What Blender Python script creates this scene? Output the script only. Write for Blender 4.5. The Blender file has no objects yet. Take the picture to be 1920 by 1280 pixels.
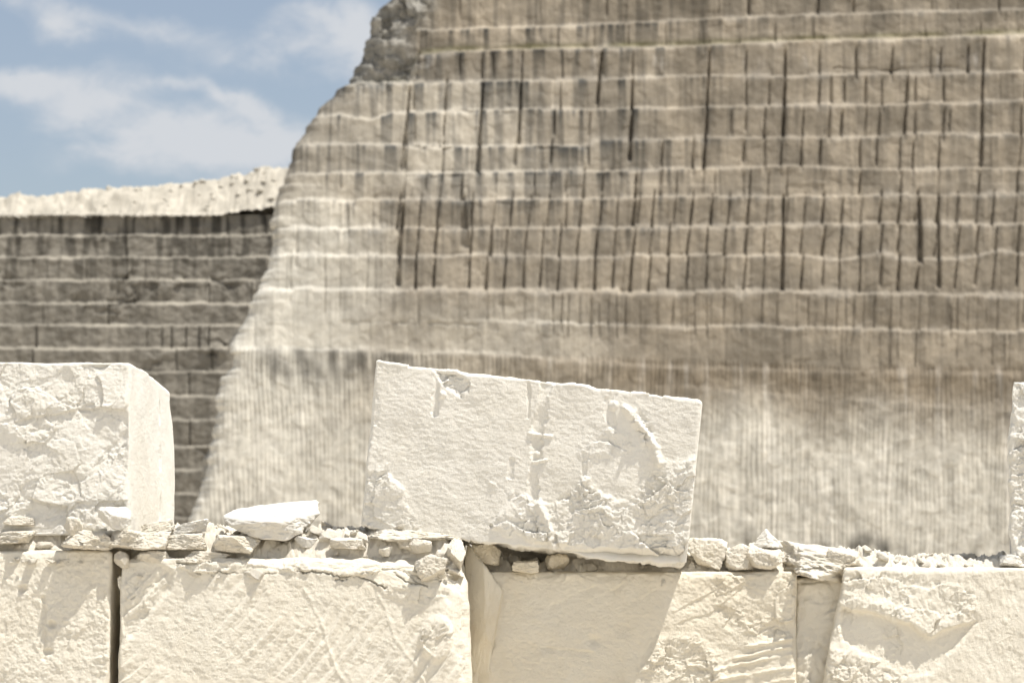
import bpy, bmesh, math, random
import numpy as np
from mathutils import Vector

random.seed(7)
RNG = np.random.default_rng(11)
C = bpy.context.scene.collection

# ------------------------------------------------------------------ camera
F = 85.0 / 36.0 * 1920.0            # focal length in photograph pixels
EYE = np.array([0.0, 0.0, 1.6])
HORIZON = 960.0
PITCH = math.atan((HORIZON - 640.0) / F)
cp, sp = math.cos(PITCH), math.sin(PITCH)


def P(px, py, Y):
    """World point at depth Y for a spot measured on the photograph."""
    u = (np.asarray(px, float) - 960.0) / F
    v = (640.0 - np.asarray(py, float)) / F
    dy = cp - v * sp
    dz = sp + v * cp
    t = Y / dy
    return u * t, Y + 0 * t, EYE[2] + dz * t


def PX(px, Y, py=640.0):
    return float(P(px, py, Y)[0])


def PZ(py, Y):
    return float(P(960.0, py, Y)[2])


cam = bpy.data.cameras.new("camera")
cam.lens = 85.0
cam.sensor_width = 36.0
cam.clip_start = 0.1
cam.clip_end = 6000.0
cam.dof.use_dof = True
cam.dof.focus_distance = 8.05
cam.dof.aperture_fstop = 6.0
co = bpy.data.objects.new("camera", cam)
co.location = EYE
co.rotation_euler = (math.pi / 2 + PITCH, 0, 0)
C.objects.link(co)
bpy.context.scene.camera = co

# ------------------------------------------------------------------ noise
U32 = np.uint32


def _hash(ix, iy, iz, seed):
    with np.errstate(over='ignore'):
        h = (ix.astype(np.int64) & 0xFFFFFFFF).astype(U32) * U32(374761393)
        h = h + (iy.astype(np.int64) & 0xFFFFFFFF).astype(U32) * U32(668265263)
        h = h + (iz.astype(np.int64) & 0xFFFFFFFF).astype(U32) * U32(2147483647)
        h = h + U32((seed * 144665 + 12345) & 0xFFFFFFFF)
        h = (h ^ (h >> U32(13))) * U32(1274126177)
        h = (h ^ (h >> U32(16))) * U32(2246822519)
        h = h ^ (h >> U32(15))
    return h


def rnd(ix, iy, iz, seed):
    return _hash(ix, iy, iz, seed).astype(np.float64) / 4294967296.0


def _fade(t):
    return t * t * t * (t * (t * 6 - 15) + 10)


def n2(x, y, seed=0):
    x = np.asarray(x, float); y = np.asarray(y, float)
    x, y = np.broadcast_arrays(x, y)
    ix = np.floor(x); iy = np.floor(y)
    fx = x - ix; fy = y - iy
    z0 = np.zeros_like(ix)
    out = []
    for dy in (0, 1):
        for dx in (0, 1):
            a = rnd(ix + dx, iy + dy, z0, seed) * (2 * math.pi)
            out.append(np.cos(a) * (fx - dx) + np.sin(a) * (fy - dy))
    u = _fade(fx); v = _fade(fy)
    a = out[0] + (out[1] - out[0]) * u
    b = out[2] + (out[3] - out[2]) * u
    return (a + (b - a) * v) * 1.5


def fbm2(x, y, seed=0, oct=4, gain=0.5, lac=2.03):
    s = 0.0; a = 1.0; tot = 0.0
    x = np.asarray(x, float); y = np.asarray(y, float)
    for o in range(oct):
        s = s + a * n2(x, y, seed + o * 17)
        tot += a
        x = x * lac + 3.7; y = y * lac - 1.3; a *= gain
    return s / tot


def n3(x, y, z, seed=0):
    ix = np.floor(x); iy = np.floor(y); iz = np.floor(z)
    fx = x - ix; fy = y - iy; fz = z - iz
    u = _fade(fx); v = _fade(fy); w = _fade(fz)
    r = []
    for dz in (0, 1):
        q = []
        for dy in (0, 1):
            a = rnd(ix, iy + dy, iz + dz, seed); b = rnd(ix + 1, iy + dy, iz + dz, seed)
            q.append(a + (b - a) * u)
        r.append(q[0] + (q[1] - q[0]) * v)
    return (r[0] + (r[1] - r[0]) * w) * 2 - 1


def fbm3(x, y, z, seed=0, oct=3, gain=0.5):
    s = 0.0; a = 1.0; tot = 0.0
    for o in range(oct):
        s = s + a * n3(x, y, z, seed + o * 13); tot += a
        x = x * 2.03 + 5.1; y = y * 2.03 - 2.2; z = z * 2.03 + 1.7; a *= gain
    return s / tot


def facet2(x, y, seed=0, tilt=1.0):
    """Broken-stone relief: each cell is a small plane with its own tilt and height. About -1..1."""
    x = np.asarray(x, float); y = np.asarray(y, float)
    ix = np.floor(x); iy = np.floor(y); z0 = np.zeros_like(ix)
    best = np.full(x.shape, 1e9); val = np.zeros(x.shape)
    for dy in (-1, 0, 1):
        for dx in (-1, 0, 1):
            cx = ix + dx; cy = iy + dy
            sx = cx + rnd(cx, cy, z0, seed); sy = cy + rnd(cx, cy, z0, seed + 1)
            ax = x - sx; ay = y - sy
            d = ax * ax + ay * ay
            h = (rnd(cx, cy, z0, seed + 2) - 0.5) * 1.2
            h = h + tilt * (ax * (rnd(cx, cy, z0, seed + 3) - 0.5) * 2 + ay * (rnd(cx, cy, z0, seed + 4) - 0.5) * 2)
            m = d < best
            best = np.where(m, d, best); val = np.where(m, h, val)
    return val


def worley2(x, y, seed=0):
    ix = np.floor(x); iy = np.floor(y); z0 = np.zeros_like(ix)
    best = np.full(np.shape(x), 1e9)
    for dy in (-1, 0, 1):
        for dx in (-1, 0, 1):
            cx = ix + dx; cy = iy + dy
            d = (x - cx - rnd(cx, cy, z0, seed)) ** 2 + (y - cy - rnd(cx, cy, z0, seed + 1)) ** 2
            best = np.minimum(best, d)
    return np.sqrt(best)


def ss(a, b, x):
    t = np.clip((x - a) / (b - a), 0, 1)
    return t * t * (3 - 2 * t)


def polydist(x, z, pts):
    """Distance to a polyline in the x-z plane."""
    best = np.full(np.shape(x), 1e9)
    for (x0, z0), (x1, z1) in zip(pts[:-1], pts[1:]):
        dx, dz = x1 - x0, z1 - z0
        L = dx * dx + dz * dz + 1e-12
        t = np.clip(((x - x0) * dx + (z - z0) * dz) / L, 0, 1)
        best = np.minimum(best, np.hypot(x - x0 - t * dx, z - z0 - t * dz))
    return best


def inpoly(x, z, pts):
    r = np.zeros(np.shape(x), bool)
    n = len(pts)
    for i in range(n):
        x0, z0 = pts[i]; x1, z1 = pts[(i + 1) % n]
        c = ((z0 > z) != (z1 > z)) & (x < (x1 - x0) * (z - z0) / (z1 - z0 + 1e-12) + x0)
        r ^= c
    return r


def inmask(x, z, pts, soft):
    """1 well inside a polygon, 0 outside, with a soft rim."""
    d = polydist(x, z, list(pts) + [pts[0]])
    s = np.where(inpoly(x, z, pts), d, -d)
    return ss(-soft, soft, s)


# ------------------------------------------------------------------ mesh helpers
def mesh_from(name, verts, faces4=None, faces3=None, col=None, smooth=True):
    me = bpy.data.meshes.new(name)
    verts = np.asarray(verts, np.float32)
    me.vertices.add(len(verts)); me.vertices.foreach_set("co", verts.ravel())
    n4 = 0 if faces4 is None else len(faces4)
    n3_ = 0 if faces3 is None else len(faces3)
    loops = []
    starts = []
    tot = []
    if n4:
        loops.append(np.asarray(faces4, np.int32).ravel()); starts.append(np.arange(n4) * 4); tot.append(np.full(n4, 4))
    if n3_:
        loops.append(np.asarray(faces3, np.int32).ravel()); starts.append(n4 * 4 + np.arange(n3_) * 3); tot.append(np.full(n3_, 3))
    loops = np.concatenate(loops); starts = np.concatenate(starts).astype(np.int32); tot = np.concatenate(tot).astype(np.int32)
    me.loops.add(len(loops)); me.loops.foreach_set("vertex_index", loops)
    me.polygons.add(len(starts)); me.polygons.foreach_set("loop_start", starts)
    try:
        me.polygons.foreach_set("loop_total", tot)
    except Exception:
        pass
    me.polygons.foreach_set("use_smooth", np.full(len(starts), smooth, bool))
    if col is not None:
        a = me.color_attributes.new("stone_colour", 'FLOAT_COLOR', 'POINT')
        c4 = np.ones((len(verts), 4), np.float32); c4[:, :3] = col
        a.data.foreach_set("color", c4.ravel())
    me.update(calc_edges=True)
    me.validate()
    return me


def link(name, me, mat, parent=None, loc=None):
    o = bpy.data.objects.new(name, me)
    if mat is not None and not me.materials:
        me.materials.append(mat)
    C.objects.link(o)
    if parent is not None:
        o.parent = parent
    if loc is not None:
        o.location = loc
    return o


def tag(o, label, cat, group=None):
    o["label"] = label; o["category"] = cat
    if group:
        o["group"] = group
    return o


# ------------------------------------------------------------------ materials
def nt(mat):
    mat.use_nodes = True
    t = mat.node_tree
    t.nodes.clear()
    return t


def limestone(name, c_light, c_dark, c_stain, stain=0.35, bump=0.75, fine=1.0):
    m = bpy.data.materials.new(name)
    t = nt(m); N = t.nodes; L = t.links
    out = N.new("ShaderNodeOutputMaterial"); b = N.new("ShaderNodeBsdfPrincipled")
    L.new(b.outputs[0], out.inputs[0])
    b.inputs["Roughness"].default_value = 0.95
    b.inputs["Specular IOR Level"].default_value = 0.15
    tc = N.new("ShaderNodeTexCoord")

    def noise(scale, detail=4, rough=0.6):
        n = N.new("ShaderNodeTexNoise"); n.inputs["Scale"].default_value = scale
        n.inputs["Detail"].default_value = detail; n.inputs["Roughness"].default_value = rough
        L.new(tc.outputs["Object"], n.inputs["Vector"]); return n

    def ramp(src, a, b_):
        r = N.new("ShaderNodeMapRange"); r.inputs["From Min"].default_value = a; r.inputs["From Max"].default_value = b_
        L.new(src, r.inputs["Value"]); return r.outputs[0]

    def mix(f, c1, c2):
        x = N.new("ShaderNodeMix"); x.data_type = 'RGBA'
        if isinstance(f, float): x.inputs[0].default_value = f
        else: L.new(f, x.inputs[0])
        for i, c in ((6, c1), (7, c2)):
            if isinstance(c, tuple): x.inputs[i].default_value = (*c, 1)
            else: L.new(c, x.inputs[i])
        return x.outputs[2]
    base = mix(ramp(noise(3.5, 6, 0.65).outputs[0], 0.35, 0.68), c_light, c_dark)
    st = N.new("ShaderNodeMath"); st.operation = 'MULTIPLY'; st.inputs[1].default_value = stain
    L.new(ramp(noise(2.1, 7, 0.7).outputs[0], 0.52, 0.75), st.inputs[0])
    base = mix(st.outputs[0], base, c_stain)
    # small pits and grit specks
    sp_ = N.new("ShaderNodeMath"); sp_.operation = 'MULTIPLY'; sp_.inputs[1].default_value = 0.45
    L.new(ramp(noise(95, 3, 0.7).outputs[0], 0.66, 0.78), sp_.inputs[0])
    base = mix(sp_.outputs[0], base, tuple(x * 0.72 for x in c_stain))
    oc = N.new("ShaderNodeMath"); oc.operation = 'MULTIPLY'; oc.inputs[1].default_value = 0.55
    L.new(ramp(noise(11, 5, 0.75).outputs[0], 0.70, 0.80), oc.inputs[0])
    base = mix(oc.outputs[0], base, (.52, .37, .17))
    L.new(base, b.inputs["Base Color"])
    n1 = noise(95, 8, 0.82); n2_ = noise(300, 5, 0.8)
    ad = N.new("ShaderNodeMath"); ad.operation = 'MULTIPLY_ADD'; ad.inputs[1].default_value = 0.5
    L.new(n2_.outputs[0], ad.inputs[0]); L.new(n1.outputs[0], ad.inputs[2])
    bp = N.new("ShaderNodeBump"); bp.inputs["Strength"].default_value = bump; bp.inputs["Distance"].default_value = 0.011 * fine
    L.new(ad.outputs[0], bp.inputs["Height"]); L.new(bp.outputs[0], b.inputs["Normal"])
    return m


def attr_stone(name, bump_scale=4.0, dist=0.05, strength=0.6):
    m = bpy.data.materials.new(name)
    t = nt(m); N = t.nodes; L = t.links
    out = N.new("ShaderNodeOutputMaterial"); b = N.new("ShaderNodeBsdfPrincipled")
    L.new(b.outputs[0], out.inputs[0])
    b.inputs["Roughness"].default_value = 0.95; b.inputs["Specular IOR Level"].default_value = 0.1
    a = N.new("ShaderNodeAttribute"); a.attribute_name = "stone_colour"
    tc = N.new("ShaderNodeTexCoord")
    n = N.new("ShaderNodeTexNoise"); n.inputs["Scale"].default_value = bump_scale; n.inputs["Detail"].default_value = 6
    n.inputs["Roughness"].default_value = 0.7
    L.new(tc.outputs["Object"], n.inputs["Vector"])
    mr = N.new("ShaderNodeMapRange"); mr.inputs["From Min"].default_value = 0.3; mr.inputs["From Max"].default_value = 0.7
    mr.inputs["To Min"].default_value = 0.82; mr.inputs["To Max"].default_value = 1.18
    L.new(n.outputs[0], mr.inputs["Value"])
    x = N.new("ShaderNodeVectorMath"); x.operation = 'SCALE'
    L.new(a.outputs["Color"], x.inputs[0]); L.new(mr.outputs[0], x.inputs["Scale"])
    L.new(x.outputs[0], b.inputs["Base Color"])
    bp = N.new("ShaderNodeBump"); bp.inputs["Strength"].default_value = strength; bp.inputs["Distance"].default_value = dist
    L.new(n.outputs[0], bp.inputs["Height"]); L.new(bp.outputs[0], b.inputs["Normal"])
    return m


M_UP = limestone("white_limestone", (.85, .82, .745), (.81, .775, .69), (.72, .65, .50), 0.28)
M_LOW = limestone("cream_limestone", (.84, .79, .675), (.80, .74, .615), (.66, .56, .38), 0.35)
M_MID = limestone("buff_limestone", (.81, .75, .62), (.765, .69, .545), (.60, .49, .31), 0.45)
M_CHIP = limestone("chalk_white_limestone", (.78, .755, .69), (.73, .695, .62), (.70, .61, .46), 0.25)
M_RUB = limestone("rubble_limestone", (.775, .73, .635), (.71, .655, .545), (.60, .50, .34), 0.4)
M_FACE = attr_stone("weathered_rock_face")
M_HEAP = attr_stone("spoil_stone", 3.0, 0.05, 0.5)


# ------------------------------------------------------------------ hewn blocks
def lines(a, b, spans):
    """Lattice positions between a and b; spans = [(upto, step), ...]."""
    out = [a]; p = a
    for upto, step in spans:
        n = max(1, int(round((upto - p) / step)))
        out += list(p + (upto - p) * (np.arange(1, n + 1) / n)); p = upto
    return np.array(out)


def block(name, corners, lu, lv, lw, r_fn, d_fn, mat):
    """Hewn block. corners: 8 world points, [front/back][bottom/top][left/right];
    lu, lv, lw: lattice positions 0..1 across, into the depth and up. r_fn gives the edge wear, d_fn the relief."""
    cr = np.array(corners, float).reshape(2, 2, 2, 3)          # v, w, u
    Lu = np.linalg.norm(cr[0, 1, 1] - cr[0, 1, 0]); Lv = np.linalg.norm(cr[1, 1, 0] - cr[0, 1, 0]); Lw = np.linalg.norm(cr[0, 1, 0] - cr[0, 0, 0])
    nu, nv, nw = len(lu), len(lv), len(lw)
    idx = -np.ones((nu, nv, nw), np.int64)
    sh = np.zeros((nu, nv, nw), bool)
    sh[0] = sh[-1] = True; sh[:, 0] = sh[:, -1] = True; sh[:, :, 0] = sh[:, :, -1] = True
    I, J, K = np.nonzero(sh)
    idx[I, J, K] = np.arange(len(I))
    a = lu[I] * Lu; b = lv[J] * Lv; c = lw[K] * Lw

    def tri(a, b, c):
        s = (a / Lu)[:, None]; t = (b / Lv)[:, None]; w = (c / Lw)[:, None]
        f = (cr[0, 0, 0] * (1 - s) + cr[0, 0, 1] * s) * (1 - w) + (cr[0, 1, 0] * (1 - s) + cr[0, 1, 1] * s) * w
        k = (cr[1, 0, 0] * (1 - s) + cr[1, 0, 1] * s) * (1 - w) + (cr[1, 1, 0] * (1 - s) + cr[1, 1, 1] * s) * w
        return f * (1 - t) + k * t
    W = tri(a, b, c)
    r = np.clip(r_fn(W[:, 0], W[:, 1], W[:, 2]), 0.002, 0.45 * min(Lu, Lv, Lw))
    qa = np.clip(a, r, Lu - r); qb = np.clip(b, r, Lv - r); qc = np.clip(c, r, Lw - r)
    d = np.stack([a - qa, b - qb, c - qc], 1)
    d /= np.linalg.norm(d, axis=1)[:, None] + 1e-12
    disp = d_fn(W[:, 0], W[:, 1], W[:, 2], d)
    q = np.stack([qa, qb, qc], 1) + d * (r + disp)[:, None]
    V = tri(q[:, 0], q[:, 1], q[:, 2])

    fs = []

    def quads(A, flip):
        q4 = np.stack([A[:-1, :-1], A[1:, :-1], A[1:, 1:], A[:-1, 1:]], -1).reshape(-1, 4)
        fs.append(q4[:, ::-1] if flip else q4)
    quads(idx[:, 0, :], False); quads(idx[:, -1, :], True)
    quads(idx[0, :, :], True); quads(idx[-1, :, :], False)
    quads(idx[:, :, 0], True); quads(idx[:, :, -1], False)
    org = V.mean(0); org[2] = V[:, 2].min()
    me = mesh_from(name, V - org, np.concatenate(fs))
    return link(name, me, mat, loc=org)


def box_corners(xl, xr, yf, yb, zb, zt, bl=0, br=0):
    return [(xl + bl, yf, zb), (xr + br, yf, zb), (xl, yf, zt), (xr, yf, zt),
            (xl + bl, yb, zb), (xr + br, yb, zb), (xl, yb, zt), (xr, yb, zt)]


def rough(x, z, seed, s=1.0):
    """Splintered fracture surface, metres."""
    wx = x + 0.014 * n2(x * 14, z * 14, seed + 50) + 0.004 * n2(x * 60, z * 60, seed + 52)
    wz = z + 0.014 * n2(x * 14 + 9, z * 14, seed + 51) + 0.004 * n2(x * 60, z * 60 + 7, seed + 53)
    d = 0.013 * facet2(wx / 0.11, wz / 0.09, seed, 0.9)
    d = d + 0.0065 * facet2(wx / 0.042, wz / 0.034, seed + 5, 0.9)
    d = d + 0.0032 * facet2(wx / 0.017, wz / 0.014, seed + 9, 0.9)
    d = d + 0.0016 * facet2(x / 0.0085, z / 0.0075, seed + 13, 0.9)
    d = d + 0.0055 * fbm2(x * 38, z * 38, seed + 30, 5, 0.72) - 0.004 * np.abs(fbm2(x * 24, z * 30, seed + 31, 4, 0.65))
    return d * s * np.clip(1 + 0.9 * n2(x * 6.5, z * 6.5, seed + 40), 0.15, 1.8)


def grain(x, z, seed, amp=0.0022, fx=38, fz=60):
    return amp * (fbm2(x * fx + 0.4 * z * fz, z * fz, seed, 5, 0.74) + 0.28 * facet2(x / 0.012, z / 0.009, seed + 60, 1.0) * np.clip(.5 + n2(x * 8, z * 8, seed + 61), 0, 1))


def sides(x, y, z, d, seed, amp=0.004):
    return amp * fbm3(x * 9, y * 9, z * 9, seed, 5, 0.6)


def pl(pts, Y):
    return [(float(P(a, b, Y)[0]), float(P(a, b, Y)[2])) for a, b in pts]


S1 = 0.0027
ZG = 0.0

# ---- long sawn block
YB = 8.0
xl, xr, zt = PX(231, YB), PX(884, YB), PZ(1047, YB)


def r_B(x, y, z):
    r = 0.024 + 0.018 * n3(x * 9, y * 9, z * 9, 3) + 0.012 * n3(x * 28, y * 28, z * 28, 4) + 0.028 * ss(PX(400, YB), PX(480, YB), x)
    rr = ss(xr - 0.35, xr - 0.02, x) * (0.075 + 0.02 * n3(x * 7, y * 7, z * 7, 8))
    return r + rr * (0.65 + 0.35 * ss(zt - 0.35, zt, z))


CR_B = pl([(330, 1062), (360, 1075), (420, 1073), (465, 1060), (520, 1066), (555, 1073), (600, 1070), (640, 1082), (690, 1078), (740, 1060), (765, 1064), (800, 1085), (835, 1090), (870, 1085), (910, 1080)], YB)
CRK_B = [pl(q, YB) for q in (
    [(400, 1072), (480, 1076), (570, 1071), (605, 1072), (640, 1080), (672, 1078), (715, 1066), (752, 1058), (790, 1082), (830, 1082)],
    [(672, 1080), (700, 1090), (722, 1103)], [(745, 1062), (770, 1075), (785, 1096)], [(330, 1056), (372, 1055), (395, 1052), (403, 1042)],
    [(650, 1086), (628, 1086)], [(740, 1072), (760, 1090), (800, 1098)], [(520, 1042), (545, 1058), (568, 1072)])]
RIDGE_B = [pl(q, YB) for q in ([(571, 1105), (590, 1140), (608, 1180), (618, 1220), (632, 1258), (655, 1290)],
                               [(706, 1108), (725, 1150), (738, 1190), (756, 1218), (775, 1240), (800, 1290)])]
BOSS_B = P(820, 1197, YB)
PATCH_B = pl([(700, 1090), (800, 1095), (850, 1110), (815, 1130), (760, 1128), (720, 1115)], YB)
LEFTB = pl([(226, 1052), (300, 1058), (325, 1075), (318, 1105), (300, 1125), (250, 1190), (226, 1200)], YB)


def saw_arcs(x, z):
    """Broad curved saw scars sweeping up to the right."""
    cx, cz = PX(1020, YB), PZ(2150, YB)
    cx, cz = PX(-250, YB), PZ(560, YB)
    rad = np.hypot(x - cx, (z - cz) * 1.0)
    rad = rad + 0.006 * n2(x * 9, z * 9, 91)
    k = rad / 0.041
    a = (rnd(np.floor(k), k * 0, k * 0, 77) - 0.5)
    fr = k - np.floor(k)
    tooth = ss(0, 0.2, fr) * (1 - ss(0.25, 1.0, fr))
    fade = ss(-0.25, 0.35, n2(x * 3.2, z * 3.2, 45) + 0.15)
    return (0.0062 * tooth * (a + 0.6) + 0.0011 * n2(rad / 0.007, np.arctan2(z - cz, x - cx) * 9, 46)) * fade


def d_B(x, y, z, d):
    f = np.clip(-d[:, 1], 0, 1) ** 2
    top = np.clip(d[:, 2], 0, 1)
    base = sides(x, y, z, d, 21, 0.006)
    h = grain(x, z, 4, 0.0026) + saw_arcs(x, z) * ss(zt - 0.02, zt - 0.07, z)
    zc = np.interp(x, [q[0] for q in CR_B], [q[1] for q in CR_B], left=zt + 0.1)
    zc = zc + 0.006 * n2(x * 30, z * 0, 12) + 0.004 * n2(x * 90, z * 0, 13)
    crust = ss(-0.001, 0.006, z - zc)
    h = h + crust * (0.006 + 0.004 * n2(x * 8, z * 8, 31) + 0.55 * rough(x, z, 33) + 0.007 * facet2(x / .08, z / .03, 35))
    for q in CRK_B:
        dd = polydist(x + 0.006 * n2(x * 40, z * 40, 5) + .003 * n2(x * 110, z * 110, 15), z + 0.006 * n2(x * 40 + 4, z * 40, 6) + .003 * n2(x * 110, z * 110 + 3, 16), q)
        h = h - 0.016 * (1 - ss(0.0006, 0.0030, dd)) * np.clip(.75 + 1.0 * n2(x * 16, z * 16, 19), 0, 1)
    for q in RIDGE_B:
        dd = polydist(x + 0.004 * n2(x * 30, z * 30, 7), z, q)
        kk = np.clip(.7 + .8 * n2(x * 13, z * 13, 17), .1, 1.3)
        h = h + kk * 0.32 * (0.005 * (1 - ss(0.0, 0.006, dd)) - 0.004 * np.exp(-((dd - 0.012) / 0.007) ** 2))
    bx = (x - BOSS_B[0]) / 0.064; bz = (z - BOSS_B[2]) / 0.085
    bb = np.clip(1 - bx * bx - bz * bz, 0, 1)
    h = h + 0.012 * ss(0, 0.6, bb) + ss(0, .3, bb) * 0.45 * rough(x, z, 41)
    pm = inmask(x, z, PATCH_B, 0.012)
    h = h + pm * (0.6 * rough(x, z, 43) + 0.004)
    lm = inmask(x, z, LEFTB, 0.012)
    h = h - lm * 0.012 + lm * 0.35 * rough(x, z, 47)
    edge = ss(0.10, 0.0, xr - x)
    h = h + edge * 0.4 * rough(x, z, 49) * ss(-.3, .3, n2(x * 5, z * 5, 50))
    return base + f * h + top * 0.006 * fbm2(x * 14, y * 14, 61, 4)


def step(n0, n1, L):
    return n0, n1


Lw = zt - ZG
wv = lines(0, 1, [(1 - 0.50 / Lw, 0.05 / Lw), (1, S1 / Lw)])
LV = lines(0, 1, [(0.12, 0.006), (1, 0.03)])
bc = box_corners(xl, xr, YB, YB + 1.05, ZG, zt, -0.03, 0.06)
for k_ in (5, 7): bc[k_] = (bc[k_][0] - 0.16, bc[k_][1], bc[k_][2])
B = block("stone_block", bc,
          lines(0, 1, [(1, S1 / (xr - xl))]), LV, wv, r_B, d_B, M_LOW)
tag(B, "long cream block with diagonal saw scars and cracked crust, beneath the flat white chip", "stone block")
ZB_TOP = zt

# ---- lower block at the photo's left
xl, xr, zt = PX(-350, YB), PX(213, YB), PZ(1032, YB)
PIT_A = [P(96, 1170, YB), P(90, 1222, YB), P(42, 1104, YB)]


def d_A(x, y, z, d):
    f = np.clip(-d[:, 1], 0, 1) ** 2
    h = grain(x, z, 104, 0.0038, 45, 45) + 0.004 * fbm2(x * 7, z * 7, 105, 4) + 0.2 * rough(x, z, 106)
    h = h + 0.35 * rough(x, z, 108) * ss(xr_A - 0.11, xr_A - 0.01, x)
    for q in PIT_A:
        rr = np.hypot((x - q[0]) / 0.022, (z - q[2]) / 0.018)
        h = h - 0.012 * (1 - ss(0.2, 1.0, rr))
    dd = polydist(x, z, LINE_A)
    h = h - 0.006 * (1 - ss(0, 0.012, dd))
    return sides(x, y, z, d, 121, 0.006) + f * h


xr_A = xr
LINE_A = pl([(80, 1120), (83, 1165), (82, 1235)], YB)
A = block("stone_block", box_corners(xl, xr, YB + 0.005, YB + 1.05, ZG, zt, 0, -0.02),
          lines(0, 1, [(0.58, 0.02), (1, S1 / (xr - xl))]), LV, wv, lambda x, y, z: 0.02 + 0.012 * n3(x * 9, y * 9, z * 9, 33), d_A, M_LOW)
tag(A, "grainy cream block left of the dark vertical gap, under the big squared white block", "stone block")
ZA_TOP = zt

# ---- middle recessed block
YC = 8.21
xl, xr, zt = PX(884, YC), PX(1491, YC), PZ(1072, YC)
CHIS_C = [pl(q, YC) for q in ([(1340, 1256), (1420, 1238), (1490, 1226)], [(1330, 1276), (1420, 1262), (1490, 1250)],
                              [(1360, 1240), (1430, 1222), (1490, 1212)], [(1350, 1296), (1490, 1272)], [(1400, 1212), (1490, 1196)])]
SCAR_C = [pl(q, YC) for q in ([(1255, 1150), (1300, 1128), (1350, 1100)], [(1265, 1168), (1330, 1150), (1370, 1118)],
                              [(1090, 1130), (1150, 1104), (1180, 1085)], [(1020, 1140), (1080, 1110), (1130, 1092)], [(1180, 1130), (1240, 1098)],
                              [(1285, 1190), (1305, 1180)], [(980, 1170), (1060, 1160)], [(1010, 1210), (1120, 1222)])]
LOWR_C = pl([(1235, 1195), (1300, 1190), (1345, 1225), (1360, 1270), (1350, 1330), (1180, 1330), (1200, 1260)], YC)
UPR_C = pl([(1340, 1075), (1430, 1075), (1495, 1085), (1495, 1190), (1420, 1200), (1360, 1170), (1335, 1120)], YC)
xl_C, xr_C, zt_C = xl, xr, zt


def d_C(x, y, z, d):
    f = np.clip(-d[:, 1], 0, 1) ** 2
    h = grain(x, z, 204, 0.003) + 0.006 * fbm2(x * 6, z * 6, 205, 4)
    for q in SCAR_C:
        xs_ = sorted(q); zl = np.interp(x, [a[0] for a in xs_], [a[1] for a in xs_]) + 0.004 * n2(x * 22, z * 3, 216)
        ex = ss(xs_[0][0] - .005, xs_[0][0] + .03, x) * (1 - ss(xs_[-1][0] - .03, xs_[-1][0] + .005, x))
        sd = zl - z
        h = h - 0.0042 * ex * ss(-0.0015, 0.0015, sd) * (1 - ss(0.003, 0.030, sd)) * np.clip(.7 + .8 * n2(x * 12, z * 12, 217), .1, 1.2)
    lm = inmask(x, z, LOWR_C, 0.02)
    h = h + lm * (0.010 + 0.7 * rough(x, z, 207))
    um = inmask(x, z, UPR_C, 0.02)
    h = h + um * (0.6 * rough(x, z, 209) + 0.006 * fbm2(x * 12, z * 12, 210, 3))
    for i, q in enumerate(CHIS_C):
        dd = polydist(x, z + 0.004 * n2(x * 20, z * 5, 211), q)
        h = h + 0.007 * (1 - ss(0.0005, 0.009, dd)) * np.clip(.8 + .9 * n2(x * 14, z * 14, 218) + .5 * n2(x * 45, z * 45, 219), .05, 1.3)
    # wedge-like splintered left end
    lx = x - xl_C
    h = h - 0.035 * (1 - ss(0.0, 0.07, lx + 0.018 * n2(z * 6, z * 0, 212))) + 0.018 * (1 - ss(0, 0.12, lx)) * facet2(x / .06, z / .16, 213)
    h = h + 0.5 * rough(x, z, 215) * (1 - ss(0.0, 0.05, zt_C - z))
    h = h - 0.012 * np.exp(-(((x - PX(1112, YC)) / 0.02) ** 2 + ((z - PZ(1200, YC)) / 0.016) ** 2))
    return sides(x, y, z, d, 221, 0.006) + f * h


Lw = zt - ZG
Cb = block("stone_block", box_corners(xl, xr, YC, YC + 1.0, ZG, zt, 0.01, 0.0),
           lines(0, 1, [(1, S1 / (xr - xl))]), LV, lines(0, 1, [(1 - 0.46 / Lw, 0.05 / Lw), (1, S1 / Lw)]),
           lambda x, y, z: 0.022 + 0.016 * n3(x * 9, y * 9, z * 9, 53) + .012 * n3(x * 30, y * 30, z * 30, 54), d_C, M_MID)
tag(Cb, "set-back buff limestone block in the lower row, carrying and shaded by the tilted block", "stone block")

# ---- narrow deep block in the recess
YD = 8.255
xl, xr, zt = PX(1486, YD), PX(1590, YD), PZ(1082, YD)
Lw = zt - ZG
D = block("stone_block", box_corners(xl, xr, YD, YD + 0.8, ZG, zt, 0.0, 0.0),
          lines(0, 1, [(1, 0.006 / (xr - xl))]), lines(0, 1, [(1, 0.04)]), lines(0, 1, [(1 - 0.46 / Lw, 0.05 / Lw), (1, 0.006 / Lw)]),
          lambda x, y, z: 0.014 + 0.01 * n3(x * 9, y * 9, z * 9, 63),
          lambda x, y, z, d: sides(x, y, z, d, 321, 0.006) + np.clip(-d[:, 1], 0, 1) * (grain(x, z, 304, 0.003) + 0.55 * rough(x, z, 306) + .012 * fbm2(x * 8, z * 6, 307, 3)), M_LOW)
tag(D, "narrow shaded limestone block set deep in the recess beside the V-scooped block", "stone block")

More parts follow.
